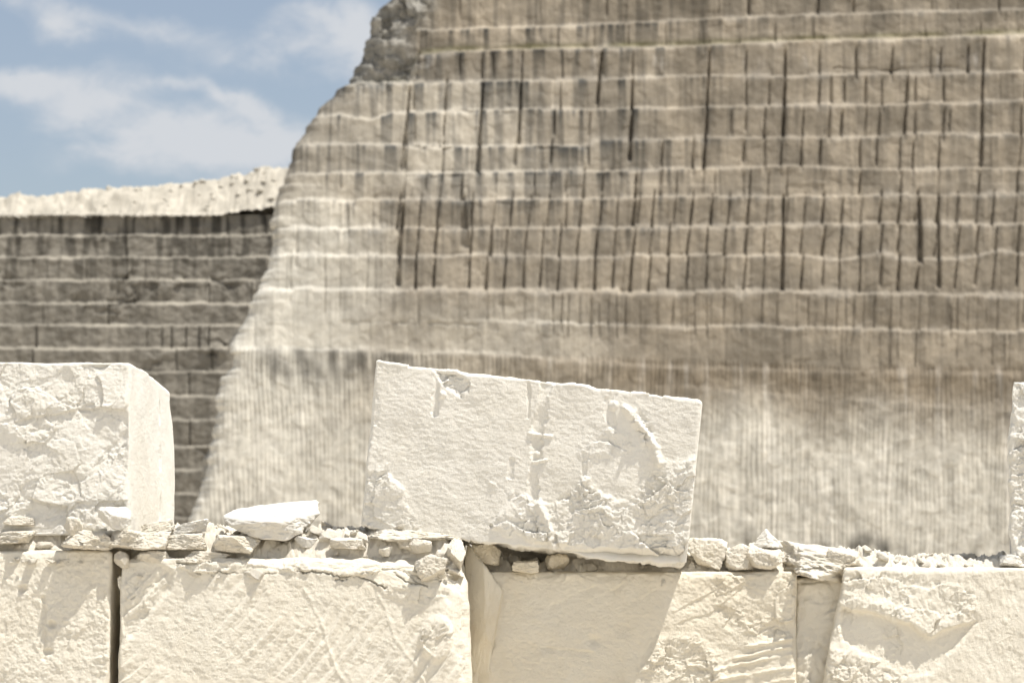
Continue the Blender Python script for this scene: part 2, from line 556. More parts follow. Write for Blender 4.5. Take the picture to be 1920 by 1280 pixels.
# ---- right lower block
YE = 8.19
xl, xr, zt = PX(1578, YE), PX(2400, YE), PZ(1064, YE)
VSC_E = pl([(1575, 1136), (1600, 1142), (1640, 1148), (1672, 1164), (1705, 1168), (1730, 1190), (1742, 1196), (1765, 1182), (1800, 1170), (1832, 1164)], YE)
SC_E = pl([(1578, 1138), (1640, 1150), (1705, 1170), (1742, 1197), (1800, 1172), (1832, 1165), (1790, 1215), (1745, 1262), (1690, 1268), (1660, 1240), (1610, 1220), (1578, 1200)], YE)
ROU_E = pl([(1575, 1075), (1680, 1072), (1770, 1090), (1820, 1110), (1835, 1150), (1800, 1172), (1742, 1194), (1700, 1168), (1640, 1148), (1578, 1138)], YE)
LOW_E = pl([(1545, 1205), (1600, 1220), (1650, 1240), (1690, 1270), (1690, 1330), (1545, 1330)], YE)
xl_E, zt_E = xl, zt


def d_E(x, y, z, d):
    f = np.clip(-d[:, 1], 0, 1) ** 2
    h = grain(x, z, 404, 0.003, 60, 22) + 0.004 * fbm2(x * 6, z * 6, 405, 4)
    x0_, z0_ = x, z
    x = x + 0.010 * fbm2(x0_ * 22, z0_ * 22, 430, 4, .6); z = z + 0.008 * fbm2(x0_ * 22 + 5, z0_ * 22, 431, 4, .6)
    rm = inmask(x, z, ROU_E, 0.012)
    h = h + rm * (0.004 + 0.55 * rough(x, z, 407))
    zc = np.interp(x, [q[0] for q in VSC_E], [q[1] for q in VSC_E])
    inx = ss(xl_E - 0.02, xl_E + 0.02, x) * (1 - ss(VSC_E[-1][0] - 0.05, VSC_E[-1][0], x))
    bel = np.clip(zc - z, 0, 1)
    sm = inmask(x, z, SC_E, 0.010)
    h = h - sm * 0.010 * (1 - ss(0.02, 0.2, bel) * 0.6)
    h = h + inx * 0.010 * ss(-0.006, 0.0, z - zc) * (1 - ss(0.02, 0.08, z - zc))
    lm = inmask(x, z, LOW_E, 0.015)
    h = h + lm * (0.8 * rough(x, z, 409) + 0.006)
    h = h + 0.4 * rough(x, z, 411) * (1 - ss(0.0, 0.06, x - xl_E))
    pm = ss(0.15, 0.5, fbm2(x * 5, z * 5, 412, 3))
    h = h + pm * 0.35 * rough(x, z, 413)
    return sides(x, y, z, d, 421, 0.006) + f * h


Lw = zt - ZG
bc = box_corners(xl, xr, YE, YE + 1.0, ZG, zt, -0.27, 0.0)
for k_ in (4, 6): bc[k_] = (bc[k_][0] * 9.1 / 8.1 + 0.01, bc[k_][1], bc[k_][2])
E = block("stone_block", bc,
          lines(0, 1, [(0.47, S1 / (xr - xl)), (1, 0.02)]), LV, lines(0, 1, [(1 - 0.46 / Lw, 0.05 / Lw), (1, S1 / Lw)]),
          lambda x, y, z: 0.018 + 0.012 * n3(x * 9, y * 9, z * 9, 73), d_E, M_LOW)
tag(E, "cream limestone block of the lower row with a broken V-shaped scoop in its front", "stone block")

# ---- upper left squared block
YF = 8.05
xl, xr, zb, zt = PX(-330, YF), PX(246, YF), PZ(1004, YF), PZ(679, YF)
xr_F, zt_F = xr, zt


def r_F(x, y, z):
    r = 0.010 + 0.006 * n3(x * 11, y * 11, z * 11, 83)
    # the far top corner is knocked off
    k = np.exp(-(((x - xr_F) / 0.10) ** 2 + ((z - zt_F) / 0.12) ** 2)) * ss(8.3, 9.1, y)
    return r + 0.03 * k


def d_F(x, y, z, d):
    f = np.clip(-d[:, 1], 0, 1) ** 2
    rgt = np.clip(d[:, 0], 0, 1) ** 2
    m = ss(-0.45, 0.15, fbm2(x * 5 + 3, z * 5, 507, 3))
    h = 0.011 * facet2(x / .17 + .3 * n2(x * 9, z * 9, 508), z / .11, 509, .9) + (0.22 + 0.45 * m) * rough(x, z, 505, 0.7) + 0.012 * fbm2(x * 4, z * 4, 506, 3) + grain(x, z, 504, 0.002)
    h = h * ss(0, 0.02, xr_F - x)
    rel = grain(y, z, 510, 0.0022) + 0.004 * fbm2(y * 5, z * 5, 511, 3)
    # chipped far edge and a scar down the side
    wob = 0.05 * ss(1.75, 2.05, z) + 0.02 * n2(z * 7, z * 0, 513)
    rel = rel - 0.05 * ss(9.08 - wob, 9.22, y)
    py = np.abs(y - 8.78 - 0.02 * n2(z * 9, z * 0, 514))
    rel = rel - 0.010 * (1 - ss(0.01, 0.05, py)) * ss(0.0, 0.4, n2(y * 9, z * 6, 515) + 0.25 - np.abs(z - 1.85) * 1.2)
    return sides(x, y, z, d, 521, 0.004) + f * h + rgt * rel


Lw = zt - zb
bc = box_corners(xl, xr, YF, YF + 1.15, zb, zt, 0.0, 0.0)
bc[7] = (bc[7][0] - .012, bc[7][1], bc[7][2] - .035)
Fb = block("stone_block", bc,
           lines(0, 1, [(0.36, 0.02), (1, S1 / (xr - xl))]), lines(0, 1, [(1, 0.008)]), lines(0, 1, [(1, S1 / Lw)]), r_F, d_F, M_UP)
# knock the far top corner down a little
tag(Fb, "big squared white block with rough front and smooth sunlit side, over the dark gap", "stone block")

# ---- tilted block
YT, YBt = 8.075, 8.12      # the face leans out a little at the top


def P3(px, py, Y):
    return np.array([float(v) for v in P(px, py, Y)])


f_tl, f_tr = P3(706, 677, YT), P3(1318, 750, YT)
f_bl, f_br = P3(676, 990, YBt), P3(1287, 1066, YBt)
back = np.array([0.0, 0.74, -0.012])
G_FR = [(x, z) for x, z in ((f_tl[0], f_tl[2]), (f_tr[0], f_tr[2]), (f_br[0], f_br[2]), (f_bl[0], f_bl[2]))]
Yg = 8.09
ROUGH_G1 = pl([(676, 905), (720, 868), (735, 895), (770, 930), (782, 1000), (676, 1000)], Yg)
ROUGH_G2 = pl([(900, 1000), (960, 940), (920, 905), (985, 930), (1030, 950), (1080, 915), (1095, 895), (1130, 930), (1180, 940), (1210, 900), (1235, 870), (1300, 860), (1310, 900), (1290, 1046), (1180, 1040), (1000, 1015), (900, 985)], Yg)
ROUGH_G3 = pl([(1165, 760), (1195, 765), (1225, 810), (1240, 845), (1260, 890), (1290, 880), (1260, 925), (1215, 900), (1220, 845), (1190, 800)], Yg)
ROUGH_G4 = pl([(1080, 845), (1120, 790), (1150, 800), (1180, 830), (1200, 850), (1180, 860), (1130, 850), (1095, 880)], Yg)
RIDGE_G = pl([(1172, 765), (1190, 785), (1212, 812), (1228, 842), (1236, 868)], Yg)
RIDGE_G2 = pl([(1010, 945), (1025, 975), (1033, 1010), (1040, 1035)], Yg)
UNDER_G = pl([(640, 988), (700, 990), (780, 998), (880, 1010), (1000, 1028), (1060, 1030), (1150, 1026), (1290, 1030), (1330, 1032)], Yg)
HOLES = [(pl([(822, 690), (818, 735), (815, 772)], Yg), 0.016, 0.012), (pl([(990, 705), (992, 760), (990, 782)], Yg), 0.006, 0.010),
         (pl([(1024, 710), (1017, 765), (1010, 800), (1005, 850), (1000, 900), (997, 938)], Yg), 0.024, 0.020),
         (pl([(1150, 728), (1140, 770), (1148, 795)], Yg), 0.020, 0.014), (pl([(958, 862), (958, 892)], Yg), 0.012, 0.012),
         (pl([(1095, 850), (1096, 895)], Yg), 0.010, 0.010)]
STEPS_G = pl([(985, 808), (1040, 815)], Yg)
LEDGE_G = [pl(q, Yg) for q in ([(992, 812), (1034, 818)], [(1000, 866), (1024, 862)])]
SPOT_G = P(921, 985, Yg)
TOPCH_G = pl([(812, 688), (850, 694), (890, 722), (865, 745), (832, 722)], Yg)


def r_G(x, y, z):
    return 0.010 + 0.006 * n3(x * 13, y * 13, z * 13, 93) + 0.012 * ss(0.2, 0.8, n3(x * 5, y * 5, z * 5, 94))


def d_G(x, y, z, d):
    f = np.clip(-d[:, 1], 0, 1) ** 2
    top = np.clip(d[:, 2], 0, 1)
    h = grain(x, z, 604, 0.0019, 42, 72) + 0.005 * fbm2(x * 5, z * 5, 605, 3)
    rg = 0
    for q, k in ((ROUGH_G1, .75), (ROUGH_G2, 1.0), (ROUGH_G3, .9), (ROUGH_G4, .45)):
        wob = 0.03 * fbm2(x * 12, z * 12, 606, 3)
        m = inmask(x + wob, z + 0.6 * wob, q, 0.012)
        rg = np.maximum(rg, m * k)
    h = h + rg * (rough(x, z, 607, 0.8) + 0.004)
    dd = polydist(x + 0.006 * n2(x * 25, z * 25, 608), z, RIDGE_G)
    h = h + 0.014 * (1 - ss(0, 0.018, dd))
    h = h + 0.012 * (1 - ss(0, 0.02, polydist(x, z, RIDGE_G2)))
    for q, w, dep in HOLES:
        dd = polydist(x + 0.005 * n2(x * 20, z * 20, 630), z, q)
        w2 = w * np.clip(.85 + .45 * n2(x * 0 + q[0][0] * 9, z * 16, 631) + .25 * n2(x * 60, z * 60, 632), .3, 1.3)
        h = h - 0.5 * dep * np.sqrt(np.clip(1 - (dd / w2) ** 2, 0, 1)) * np.clip(.8 + .5 * n2(x * 9, z * 14, 633), .3, 1.2)
    for q in LEDGE_G:
        dd = polydist(x, z, q)
        h = h + 0.006 * (1 - ss(0.001, 0.008, dd))
    for cxp, cyp, w in ((830, 740, .014), (1150, 760, .018), (1008, 850, .012)):
        q = P(cxp, cyp, Yg)
        rr = np.hypot(x - q[0], z - q[2])
        h = h + 0.011 * np.clip(1 - (rr / w) ** 2, 0, 1)
    tm = inmask(x, z, TOPCH_G, 0.008)
    h = h + tm * (rough(x, z, 609, 0.8) - 0.006)
    # broken-off underside, cut back below a wavy line
    zu = np.interp(x, [q[0] for q in UNDER_G], [q[1] for q in UNDER_G]) + 0.006 * n2(x * 18, x * 0, 611)
    rt = ss(PX(900, Yg), PX(1060, Yg), x)
    h = h - rt * np.clip(zu - z, 0, 0.2) * 1.5
    q = SPOT_G
    h = h - 0.008 * (1 - ss(0.003, 0.008, np.hypot(x - q[0], z - q[2])))
    h = h + 0.3 * rough(x, z, 613) * (1 - ss(0.0, 0.03, np.abs((x - f_tl[0]) + (f_tl[2] - z) * 0.09)))
    bot = np.clip(-d[:, 2], 0, 1)
    b2 = bot * (0.030 * fbm2(x * 7, y * 4, 615, 5, .62) + 0.010 * facet2(x / .12 + .3 * n2(x * 20, y * 9, 618), y / .2, 616) - 0.004)
    return sides(x, y, z, d, 621, 0.003) + f * h + top * (0.010 * fbm2(x * 11, y * 11, 617, 5) + 0.005 * facet2(x / .07, y / .07, 619)) + b2


Lw = np.linalg.norm(f_tl - f_bl); Lu = np.linalg.norm(f_tr - f_tl)
G = block("stone_block", [f_bl, f_br, f_tl, f_tr, f_bl + back, f_br + back, f_tl + back, f_tr + back],
          lines(0, 1, [(1, 0.0025 / Lu)]), lines(0, 1, [(0.1, 0.006), (1, 0.015)]), lines(0, 1, [(1, 0.0025 / Lw)]), r_G, d_G, M_UP)
tag(G, "large tilted white block with half drill holes and splintered lower corner, bridging two blocks", "stone block")

# ---- upper block cut by the photo's right edge
YH = 8.26
xl, xr, zb, zt = PX(1893, YH), PX(2350, YH), PZ(1052, YH), PZ(716, YH)
xl_H, zt_H = xl, zt


def d_H(x, y, z, d):
    f = np.clip(-d[:, 1], 0, 1) ** 2
    h = 0.8 * rough(x, z, 705) + grain(x, z, 704, 0.002)
    lf = np.clip(-d[:, 0], 0, 1)
    e = 0.012 * n2(z * 9, z * 0, 706) + 0.008 * n2(z * 25, z * 0, 707) + 0.028 * ss(1.98, 1.86, z) - 0.020
    return sides(x, y, z, d, 721, 0.005) + f * h + lf * e


Lw = zt - zb
bc = box_corners(xl, xr, YH, YH + 1.0, zb, zt, 0.0, 0.0)
for k_ in (4, 6): bc[k_] = (PX(1891, YH + 1.0), bc[k_][1], bc[k_][2])
H = block("stone_block", bc,
          lines(0, 1, [(0.25, S1 / (xr - xl)), (1, 0.02)]), lines(0, 1, [(0.12, 0.008), (1, 0.02)]), lines(0, 1, [(1, S1 / Lw)]),
          lambda x, y, z: 0.016 + 0.010 * n3(x * 11, y * 11, z * 11, 97), d_H, M_UP)
tag(H, "white limestone block standing on the V-scooped block, only its left edge in the photo", "stone block")

# ------------------------------------------------------------------ loose stones
ICO = {}


def ico(sub):
    if sub not in ICO:
        bm = bmesh.new(); bmesh.ops.create_icosphere(bm, subdivisions=sub, radius=1.0)
        v = np.array([q.co[:] for q in bm.verts]); f = np.array([[q.index for q in p.verts] for p in bm.faces])
        bm.free(); v /= np.linalg.norm(v, axis=1)[:, None]
        ICO[sub] = (v, f)
    return ICO[sub]


def hull_planes(pts):
    bm = bmesh.new()
    for p in pts: bm.verts.new(p)
    bmesh.ops.convex_hull(bm, input=bm.verts)
    bm.normal_update()
    c = np.mean(np.array(pts), 0)
    out = []
    for f in bm.faces:
        n = np.array(f.normal[:]); q = np.array(f.verts[0].co[:])
        dd = n.dot(q - c)
        if dd < 0: n, dd = -n, -dd
        if dd > 1e-6: out.append((n, dd))
    bm.free()
    return c, out


def rock_mesh(name, planes, size, sub, seed, rug=0.05, edge=110.0):
    """Angular stone: directions cut by planes (unit shape), scaled to size, with broken relief."""
    v, f = ico(sub)
    inv = np.zeros(len(v))
    for n, d in planes:
        inv += np.clip(v @ n / d, 0, None) ** edge
    r = 1.0 / np.maximum(inv, 1e-12) ** (1 / edge)
    p = v * r[:, None]
    k = 1.0 + rug * fbm3(p[:, 0] * 2.2, p[:, 1] * 2.2, p[:, 2] * 2.2, seed, 4, 0.6)
    k = k + rug * 0.5 * facet2(p[:, 0] * 2.2 + p[:, 1], p[:, 2] * 2.2 + p[:, 1] * 0.6, seed + 3)
    k = k + rug * 0.30 * facet2(p[:, 0] * 7 + p[:, 1] * 3, p[:, 2] * 6 + p[:, 1] * 4, seed + 8) + rug * 0.5 * fbm3(p[:, 0] * 9, p[:, 1] * 9, p[:, 2] * 9, seed + 4, 3, 0.65)
    p = p * k[:, None] * np.array(size)
    return mesh_from(name, p, faces3=f)


def rand_planes(rs, n=11, lo=0.62, hi=1.0):
    out = []
    for i in range(n):
        q = rs.normal(size=3); q /= np.linalg.norm(q)
        out.append((q, rs.uniform(lo, hi)))
    for ax in range(3):
        for s in (-1, 1):
            e = np.zeros(3); e[ax] = s
            out.append((e, 1.0))
    return out


def slab_planes(rs):
    out = []
    for k in range(7):
        a = (k + rs.uniform(-.35, .35)) * 2 * math.pi / 7
        q = np.array([math.cos(a), math.sin(a), rs.uniform(-.45, .45)]); out.append((q / np.linalg.norm(q), rs.uniform(.72, 1.0)))
    for sg in (-1, 1):
        for k in range(2):
            q = np.array([rs.uniform(-.3, .3), rs.uniform(-.3, .3), sg]); out.append((q / np.linalg.norm(q), rs.uniform(.8, 1.0)))
    return out


def stone(x0, y0, x1, y1, Y, depth, label, mat=M_RUB, name="stone", seed=0, roll=0.0, sub=6, lo=0.6, group=None, rug=0.09, cat="stone"):
    """A loose stone filling about the box x0..x1, y0..y1 of the photograph, its front at depth Y."""
    rs = np.random.default_rng(seed + 1000)
    Yc = Y + depth / 2
    ax, _, az = P3(x0, y0, Yc); bx, _, bz = P3(x1, y1, Yc)
    size = (abs(bx - ax) / 2, depth / 2, abs(az - bz) / 2)
    me = rock_mesh(name, slab_planes(rs) if abs(x1 - x0) > 1.5 * abs(y1 - y0) else rand_planes(rs, 9, lo, 0.98), size, sub, seed, rug)
    o = link(name, me, mat, loc=((ax + bx) / 2, Yc, (az + bz) / 2))
    o.rotation_euler = (rs.uniform(-.08, .08), roll, rs.uniform(-.2, .2))
    return tag(o, label, cat, group)


# the big flat chip, modelled from its own outline
ck = 8.10
pts = [P3(416, 966, ck), P3(432, 986, ck - .05), P3(470, 1006, ck - .07), P3(536, 1014, ck - .06), P3(566, 1000, ck - .02), P3(597, 962, ck + .06), P3(598, 936, ck + .14),
       P3(560, 940, ck + .22), P3(500, 945, ck + .2), P3(440, 955, ck + .10), P3(418, 968, ck - .01), P3(470, 976, ck - .10), P3(530, 979, ck - .09), P3(541, 986, ck - .07),
       P3(500, 1008, ck + .2), P3(440, 990, ck + .15), P3(570, 998, ck + .22)]
sc = np.array([0.165, 0.17, 0.065])
cc = np.mean(np.array(pts), 0)
c0, plc = hull_planes([tuple((p - cc) / sc) for p in pts])
me = rock_mesh("stone", plc, sc, 6, 5, 0.06, 70)
chip = link("stone", me, M_CHIP, loc=cc + c0 * sc)
tag(chip, "big flat chalk-white chip lying on the rubble between the squared and tilted blocks", "stone")

PK = [(1408, 1026), (1420, 1008), (1436, 991), (1447, 1003), (1462, 1016), (1466, 1026)]
pts = [P3(a, b, 8.26) for a, b in PK] + [P3(a, b + 3, 8.33) for a, b in PK[1:5]] + [P3(1430, 1027, 8.22), P3(1452, 1027, 8.22), P3(1440, 1010, 8.23)]
cc = np.mean(np.array(pts), 0); sc = np.array([.05, .05, .03])
c0, plc = hull_planes([tuple((p - cc) / sc) for p in pts])
tag(link("stone", rock_mesh("stone", plc, sc, 5, 27, 0.14, 60), M_CHIP, loc=cc + c0 * sc), "small peaked white stone perched highest on the rubble right of the tilted block", "stone")

STONES = [
    (-12, 994, 66, 1019, 7.99, .16, "flat cream slab jutting over the grainy block at the far left end of the rubble", 0, 0.0),
    (10, 967, 62, 987, 8.02, .06, "small lens-shaped stone lying on top of the flat slab at far left", 1, 0.06),
    (184, 950, 246, 992, 7.95, .08, "squarish white chunk resting on slabs at the foot of the squared block", 2, 0.0),
    (122, 968, 155, 1003, 7.97, .06, "small upright wedge of stone at the left end of the overhanging slab", 3, 0.3),
    (118, 993, 208, 1030, 7.945, .16, "long jutting cream slab casting a pointed shadow on the grainy block", 4, 0.05),
    (203, 994, 266, 1028, 7.965, .14, "cracked slab bridging the dark gap between two lower blocks", 5, -0.03),
    (243, 994, 318, 1032, 7.965, .14, "bright broad slab just right of the dark gap", 6, -0.05),
    (262, 976, 328, 1001, 8.04, .10, "thin flake propped against the sunlit side of the squared block", 7, -0.22),
    (326, 977, 392, 1000, 8.04, .10, "thin white flake lying alone right of the squared block", 8, -0.18),
    (312, 999, 395, 1032, 8.0, .13, "layered slab between the dark gap and the big white chip", 9, 0.02),
    (214, 1030, 242, 1064, 7.985, .07, "small chunk wedged in the top of the dark gap", 10, 0.1),
    (255, 1034, 322, 1060, 7.985, .10, "low broken slab on the long block's top left corner", 11, 0.04),
    (338, 1034, 424, 1060, 7.985, .12, "thin overhanging slab with dark crack beneath, left of the lens-shaped slab", 12, 0.02),
    (398, 1003, 488, 1040, 7.985, .14, "lens-shaped slab with a shaded underside below the big white chip", 13, 0.10),
    (553, 1006, 592, 1027, 8.06, .05, "rounded white pebble just right of the big white chip", 14, 0.1),
    (618, 1008, 690, 1030, 8.02, .10, "flat buff slab halfway between the white chip and the tilted block", 15, 0.03),
    (710, 1021, 736, 1042, 8.02, .04, "round white cobble on the edge of the crust near the tilted block", 16, 0.0),
    (742, 1003, 786, 1030, 8.05, .07, "grey-shaded cobble beneath the tilted block's left end", 17, 0.1),
    (766, 1011, 808, 1040, 8.02, .07, "bright cobble in front of the tilted block's left end", 18, 0.15),
    (690, 989, 850, 1014, 8.02, .35, "wide flat slab propping up the tilted block's left end", 19, 0.09),
    (776, 1038, 846, 1090, 7.975, .10, "broken lump of crust bulging at the right corner of the long block", 20, 0.1),
    (838, 1012, 872, 1062, 8.01, .12, "rounded shoulder of broken stone at the long block's right corner", 21, 0.3),
    (884, 1016, 938, 1056, 8.190, .14, "shaded angular chunk under the tilted block, beside the long block", 22, 0.2),
    (866, 1004, 940, 1340, 8.175, .2, "tall shaded sliver of stone filling the gap between the long block and the set-back block", 32, 0.03),
    (956, 1050, 1008, 1074, 8.160, .08, "small flat slab lying in the dark hollow under the tilted block", 23, 0.05),
    (1024, 1038, 1066, 1070, 8.250, .10, "dark wedge of stone deep under the middle of the tilted block", 24, -0.2),
    (1288, 1010, 1362, 1071, 8.225, .13, "boxy rough cream chunk beside the tilted block's lower right corner", 25, 0.05),
    (1358, 1019, 1424, 1068, 8.200, .15, "smooth brick-like slab next to the boxy rough chunk", 26, -0.04),
    (1404, 1016, 1470, 1066, 8.190, .13, "rough lump under the small peaked stone", 27, 0.1),
    (1456, 1022, 1640, 1088, 8.160, .46, "large broken slab overhanging the shaded recess", 29, 0.18),  # hidden right end and depth stretched to keep the recess shaded
    (1540, 1030, 1600, 1062, 8.190, .12, "shaded lump between the overhanging slab and the V-scooped block", 30, 0.2),
    (1872, 1039, 1926, 1062, 8.230, .10, "clean white stone at the foot of the right-hand upper block", 31, 0.08),
]
for i, (x0, y0, x1, y1, Y, dep, lab, sd, roll) in enumerate(STONES):
    stone(x0, y0, x1, y1, Y, dep, lab, M_MID if i in (22, 23, 24, 25) else (M_CHIP if i in (2, 8, 14, 31) else M_RUB), seed=sd * 7 + 3, roll=roll, rug=0.03 if 'sliver' in lab else 0.09)


# ------------------------------------------------------------------ rubble beds (crushed stone lying on the block tops)
def bed_height(px_list, py_list, Y):
    xs = [PX(a, Y) for a in px_list]; zs = [PZ(b, Y) for b in py_list]
    return xs, zs


def rubble(x0, x1, y0, y1, prof, zbase, seed, nx, ny, under=None, drop=0.03):
    xs = np.linspace(x0, x1, nx); ys = y0 + (y1 - y0) * np.linspace(0, 1, ny) ** 1.6
    X, Y = np.meshgrid(xs, ys)
    Y0_ = Y.copy()
    top = np.interp(X, prof[0], prof[1])
    t = (Y - y0) / (y1 - y0)
    lip = ss(0.0, 0.11, Y - y0 - 0.02 * n2(X * 12, X * 0, seed + 1))
    back_ = 1 - ss(0.8, 1.0, t)
    endx = ss(0, 0.03, X - x0) * ss(0, 0.03, x1 - X)
    Y = Y + 0.018 * n2(X * 11, X * 0, seed + 2) * (1 - t)
    h = zbase - drop + (top - zbase + drop) * lip * back_ * endx
    w = worley2(X / 0.030 + 0.4 * n2(X * 30, Y * 30, seed), Y / 0.030, seed + 3)
    w2 = worley2(X / 0.012, Y / 0.012, seed + 7)
    w = w ** 2 * 1.3; w2 = w2 ** 2 * 1.3
    h = h + lip * (0.022 * (0.5 - w) + 0.009 * (0.5 - w2) + 0.010 * fbm2(X * 14, Y * 14, seed + 9, 3))
    h = h + lip * 0.012 * facet2(X / .06, Y / .06, seed + 12) + lip * 0.008 * facet2(X / .022, Y / .022, seed + 13)
    if under is not None:
        gz = np.interp(X, under[0], under[1]); inx = ss(under[0][0] - .02, under[0][0] + .02, X) * (1 - ss(under[0][-1] - .02, under[0][-1] + .02, X))
        h = h + inx * np.maximum(gz - h, 0) * ss(8.24, 8.34, Y + .05 * n2(X * 9, Y * 9, seed + 14) - .14 * np.exp(-((X - PX(1000, 8.2)) / .11) ** 2)) * (Y < 8.93)
    Y = Y + (1 - ss(.03, .08, Y - y0)) * (.014 * facet2(X / .06, h / .022, seed + 20) + .004 * facet2(X / .025, h / .012, seed + 21)) + 0.07 * (1 - ss(0.0, 0.022, Y0_ - y0))
    V = np.stack([X.ravel(), Y.ravel(), h.ravel()], 1)
    id_ = np.arange(nx * ny).reshape(ny, nx)
    q = np.stack([id_[:-1, :-1], id_[:-1, 1:], id_[1:, 1:], id_[1:, :-1]], -1).reshape(-1, 4)
    return V, q, (xs, ys, h)


BEDS = []
_ux = [PX(a, 8.12) for a in (840, 905, 1000, 1100, 1200, 1280)]; _uz = [PZ(b, 8.12) for b in (1012, 1018, 1032, 1042, 1052, 1062)]
UNDER = {841: (_ux, _uz), 821: (_ux[:2], _uz[:2])}
for (a, b, ya, yb, pxs, pys, zb_, sd) in (
        (-100, 212, 8.008, 8.75, [-100, 0, 60, 110, 212], [990, 988, 994, 990, 998], ZA_TOP, 801),
        (234, 870, 8.012, 8.85, [234, 330, 400, 425, 480, 555, 595, 640, 700, 780, 820, 846, 872], [1000, 996, 997, 1010, 1016, 1014, 998, 1002, 1004, 1004, 1006, 1014, 1036], ZB_TOP, 821),
        (892, 1490, 8.222, 9.0, [892, 960, 1060, 1280, 1340, 1440, 1490], [1040, 1054, 1060, 1058, 1040, 1038, 1046], zt_C, 841),
        (1590, 2100, 8.205, 8.9, [1590, 1640, 1680, 1720, 1860, 2000, 2100], [1040, 1042, 1052, 1055, 1054, 1052, 1052], zt_E, 861)):
    Yr = ya + 0.12
    prof = ([PX(q, Yr) for q in pxs], [PZ(q, Yr) for q in pys])
    x0, x1 = PX(a, ya), PX(b, ya)
    V, q, grid = rubble(x0, x1, ya, yb, prof, zb_, sd, max(60, int((x1 - x0) / 0.0035)), 150, UNDER.get(sd), 0.06 if sd == 821 else 0.04)
    BEDS.append((V, q, grid))
allV = []; allQ = []; off = 0
for V, q, _ in BEDS:
    allV.append(V); allQ.append(q + off); off += len(V)
V = np.concatenate(allV)
org = np.array([0, 8.2, 1.4])
rb = link("rubble", mesh_from("rubble", V - org, np.concatenate(allQ)), M_RUB, loc=org)
rb["kind"] = "stuff"


def bed_z(bi, x, y):
    xs, ys, h = BEDS[bi][2]
    i = int(np.clip(np.searchsorted(xs, x), 0, len(xs) - 1)); j = int(np.clip(np.searchsorted(ys, y), 0, len(ys) - 1))
    return float(h[j, i])


FRAG = []
for k in range(14):
    rs = np.random.default_rng(300 + k)
    sz = np.array([1.0, rs.uniform(.55, .95), rs.uniform(.25, .65)])
    FRAG.append(rock_mesh("stone_fragment", rand_planes(rs, 8, 0.5, 1.0), sz, 4, 300 + k, 0.06))
    FRAG[-1].materials.append(M_RUB)
FR_LABEL = {0: "small limestone fragment in the crushed stone on top of the grainy left lower block",
            1: "small limestone fragment in the crushed stone on top of the long sawn block",
            2: "small limestone fragment in the crushed stone on top of the set-back middle block",
            3: "small limestone fragment in the crushed stone on top of the V-scooped block"}
FR_GROUP = {0: "fragments on the grainy block", 1: "fragments on the long sawn block", 2: "fragments on the set-back block", 3: "fragments on the V-scooped block"}


def fragment(bi, x, y, s, rs, dz=0.25):
    o = bpy.data.objects.new("stone_fragment", FRAG[int(rs.integers(len(FRAG)))])
    C.objects.link(o)
    o.scale = (s, s, s)
    o.location = (x, y, bed_z(bi, x, y) + s * dz)
    o.rotation_euler = (rs.uniform(-.5, .5), rs.uniform(-.5, .5), rs.uniform(0, 6.28))
    tag(o, FR_LABEL[bi], "stone fragment", FR_GROUP[bi])


rs = np.random.default_rng(77)
for bi, n, a, b, ya, yb in ((0, 44, -20, 205, 7.99, 8.2), (1, 150, 240, 855, 8.0, 8.35), (2, 60, 930, 1480, 8.22, 8.4), (3, 70, 1595, 1925, 8.21, 8.5)):
    for k in range(n):
        y = ya + (yb - ya) * rs.uniform(0, 1) ** 1.5
        s = 0.006 + 0.026 * rs.uniform(0, 1) ** 2.4
        if bi == 3: s *= 0.75
        fragment(bi, PX(rs.uniform(a, b), y), y, s, rs)

# ------------------------------------------------------------------ the great stepped quarry face
YW = 60.0
m_px = YW / F                        # metres per photo pixel at the face


ZFOOT = PZ(1120, YW)
LEAN = 0.10                          # the face leans back as the courses step in


def WZ(py):
    z = PZ(py, YW)
    for _ in range(4): z = PZ(py, YW + LEAN * (z - ZFOOT))
    return z


def WX(px, py=640.0): return PX(px, YW + LEAN * (WZ(py) - ZFOOT), py)


XC_PX = [(1100, 325), (1000, 358), (975, 361), (900, 385), (800, 404), (745, 412), (735, 418), (700, 424), (690, 434), (645, 442), (600, 462), (560, 472), (548, 480), (525, 490),
         (505, 502), (480, 505), (430, 510), (400, 514), (378, 520), (362, 530), (330, 536), (300, 548), (268, 556), (262, 562), (220, 588), (212, 592), (195, 604),
         (170, 632), (158, 650), (120, 664), (60, 686), (20, 700), (6, 712), (-10, 735), (-40, 770), (-130, 850)]
zc_ = np.array([WZ(a) for a, b in XC_PX]); xc_ = np.array([WX(b, a) for a, b in XC_PX])
o_ = np.argsort(zc_); zc_, xc_ = zc_[o_], xc_[o_]
XR = WX(2230)
Z0, Z1 = WZ(1120), WZ(-130)
nx, nz = 1230, 540
xs = np.linspace(WX(320), XR, nx); zs = np.linspace(Z0, Z1, nz)
X, Z = np.meshgrid(xs, zs)
XCz = np.interp(zs, zc_, xc_) + 0.06 * n2(zs * 2.2, zs * 0, 900) + 0.05 * n2(zs * 6, zs * 0, 901) + .16 * (rnd(np.floor(zs / .62 + .3 * n2(zs * 1.1, zs * 0, 902)), zs * 0, zs * 0, 903) - .5)
X = np.maximum(X, XCz[:, None])
# measured positions on the photograph, used only to lay out the courses and kerfs
v_ = np.linspace(1300, -300, 801); zt_ = np.array([WZ(q) for q in v_])
PYg = np.interp(Z.ravel(), zt_, v_).reshape(Z.shape)
PXg = 960 + X * F * (cp - (640 - PYg) / F * sp) / (YW + LEAN * (Z - ZFOOT))

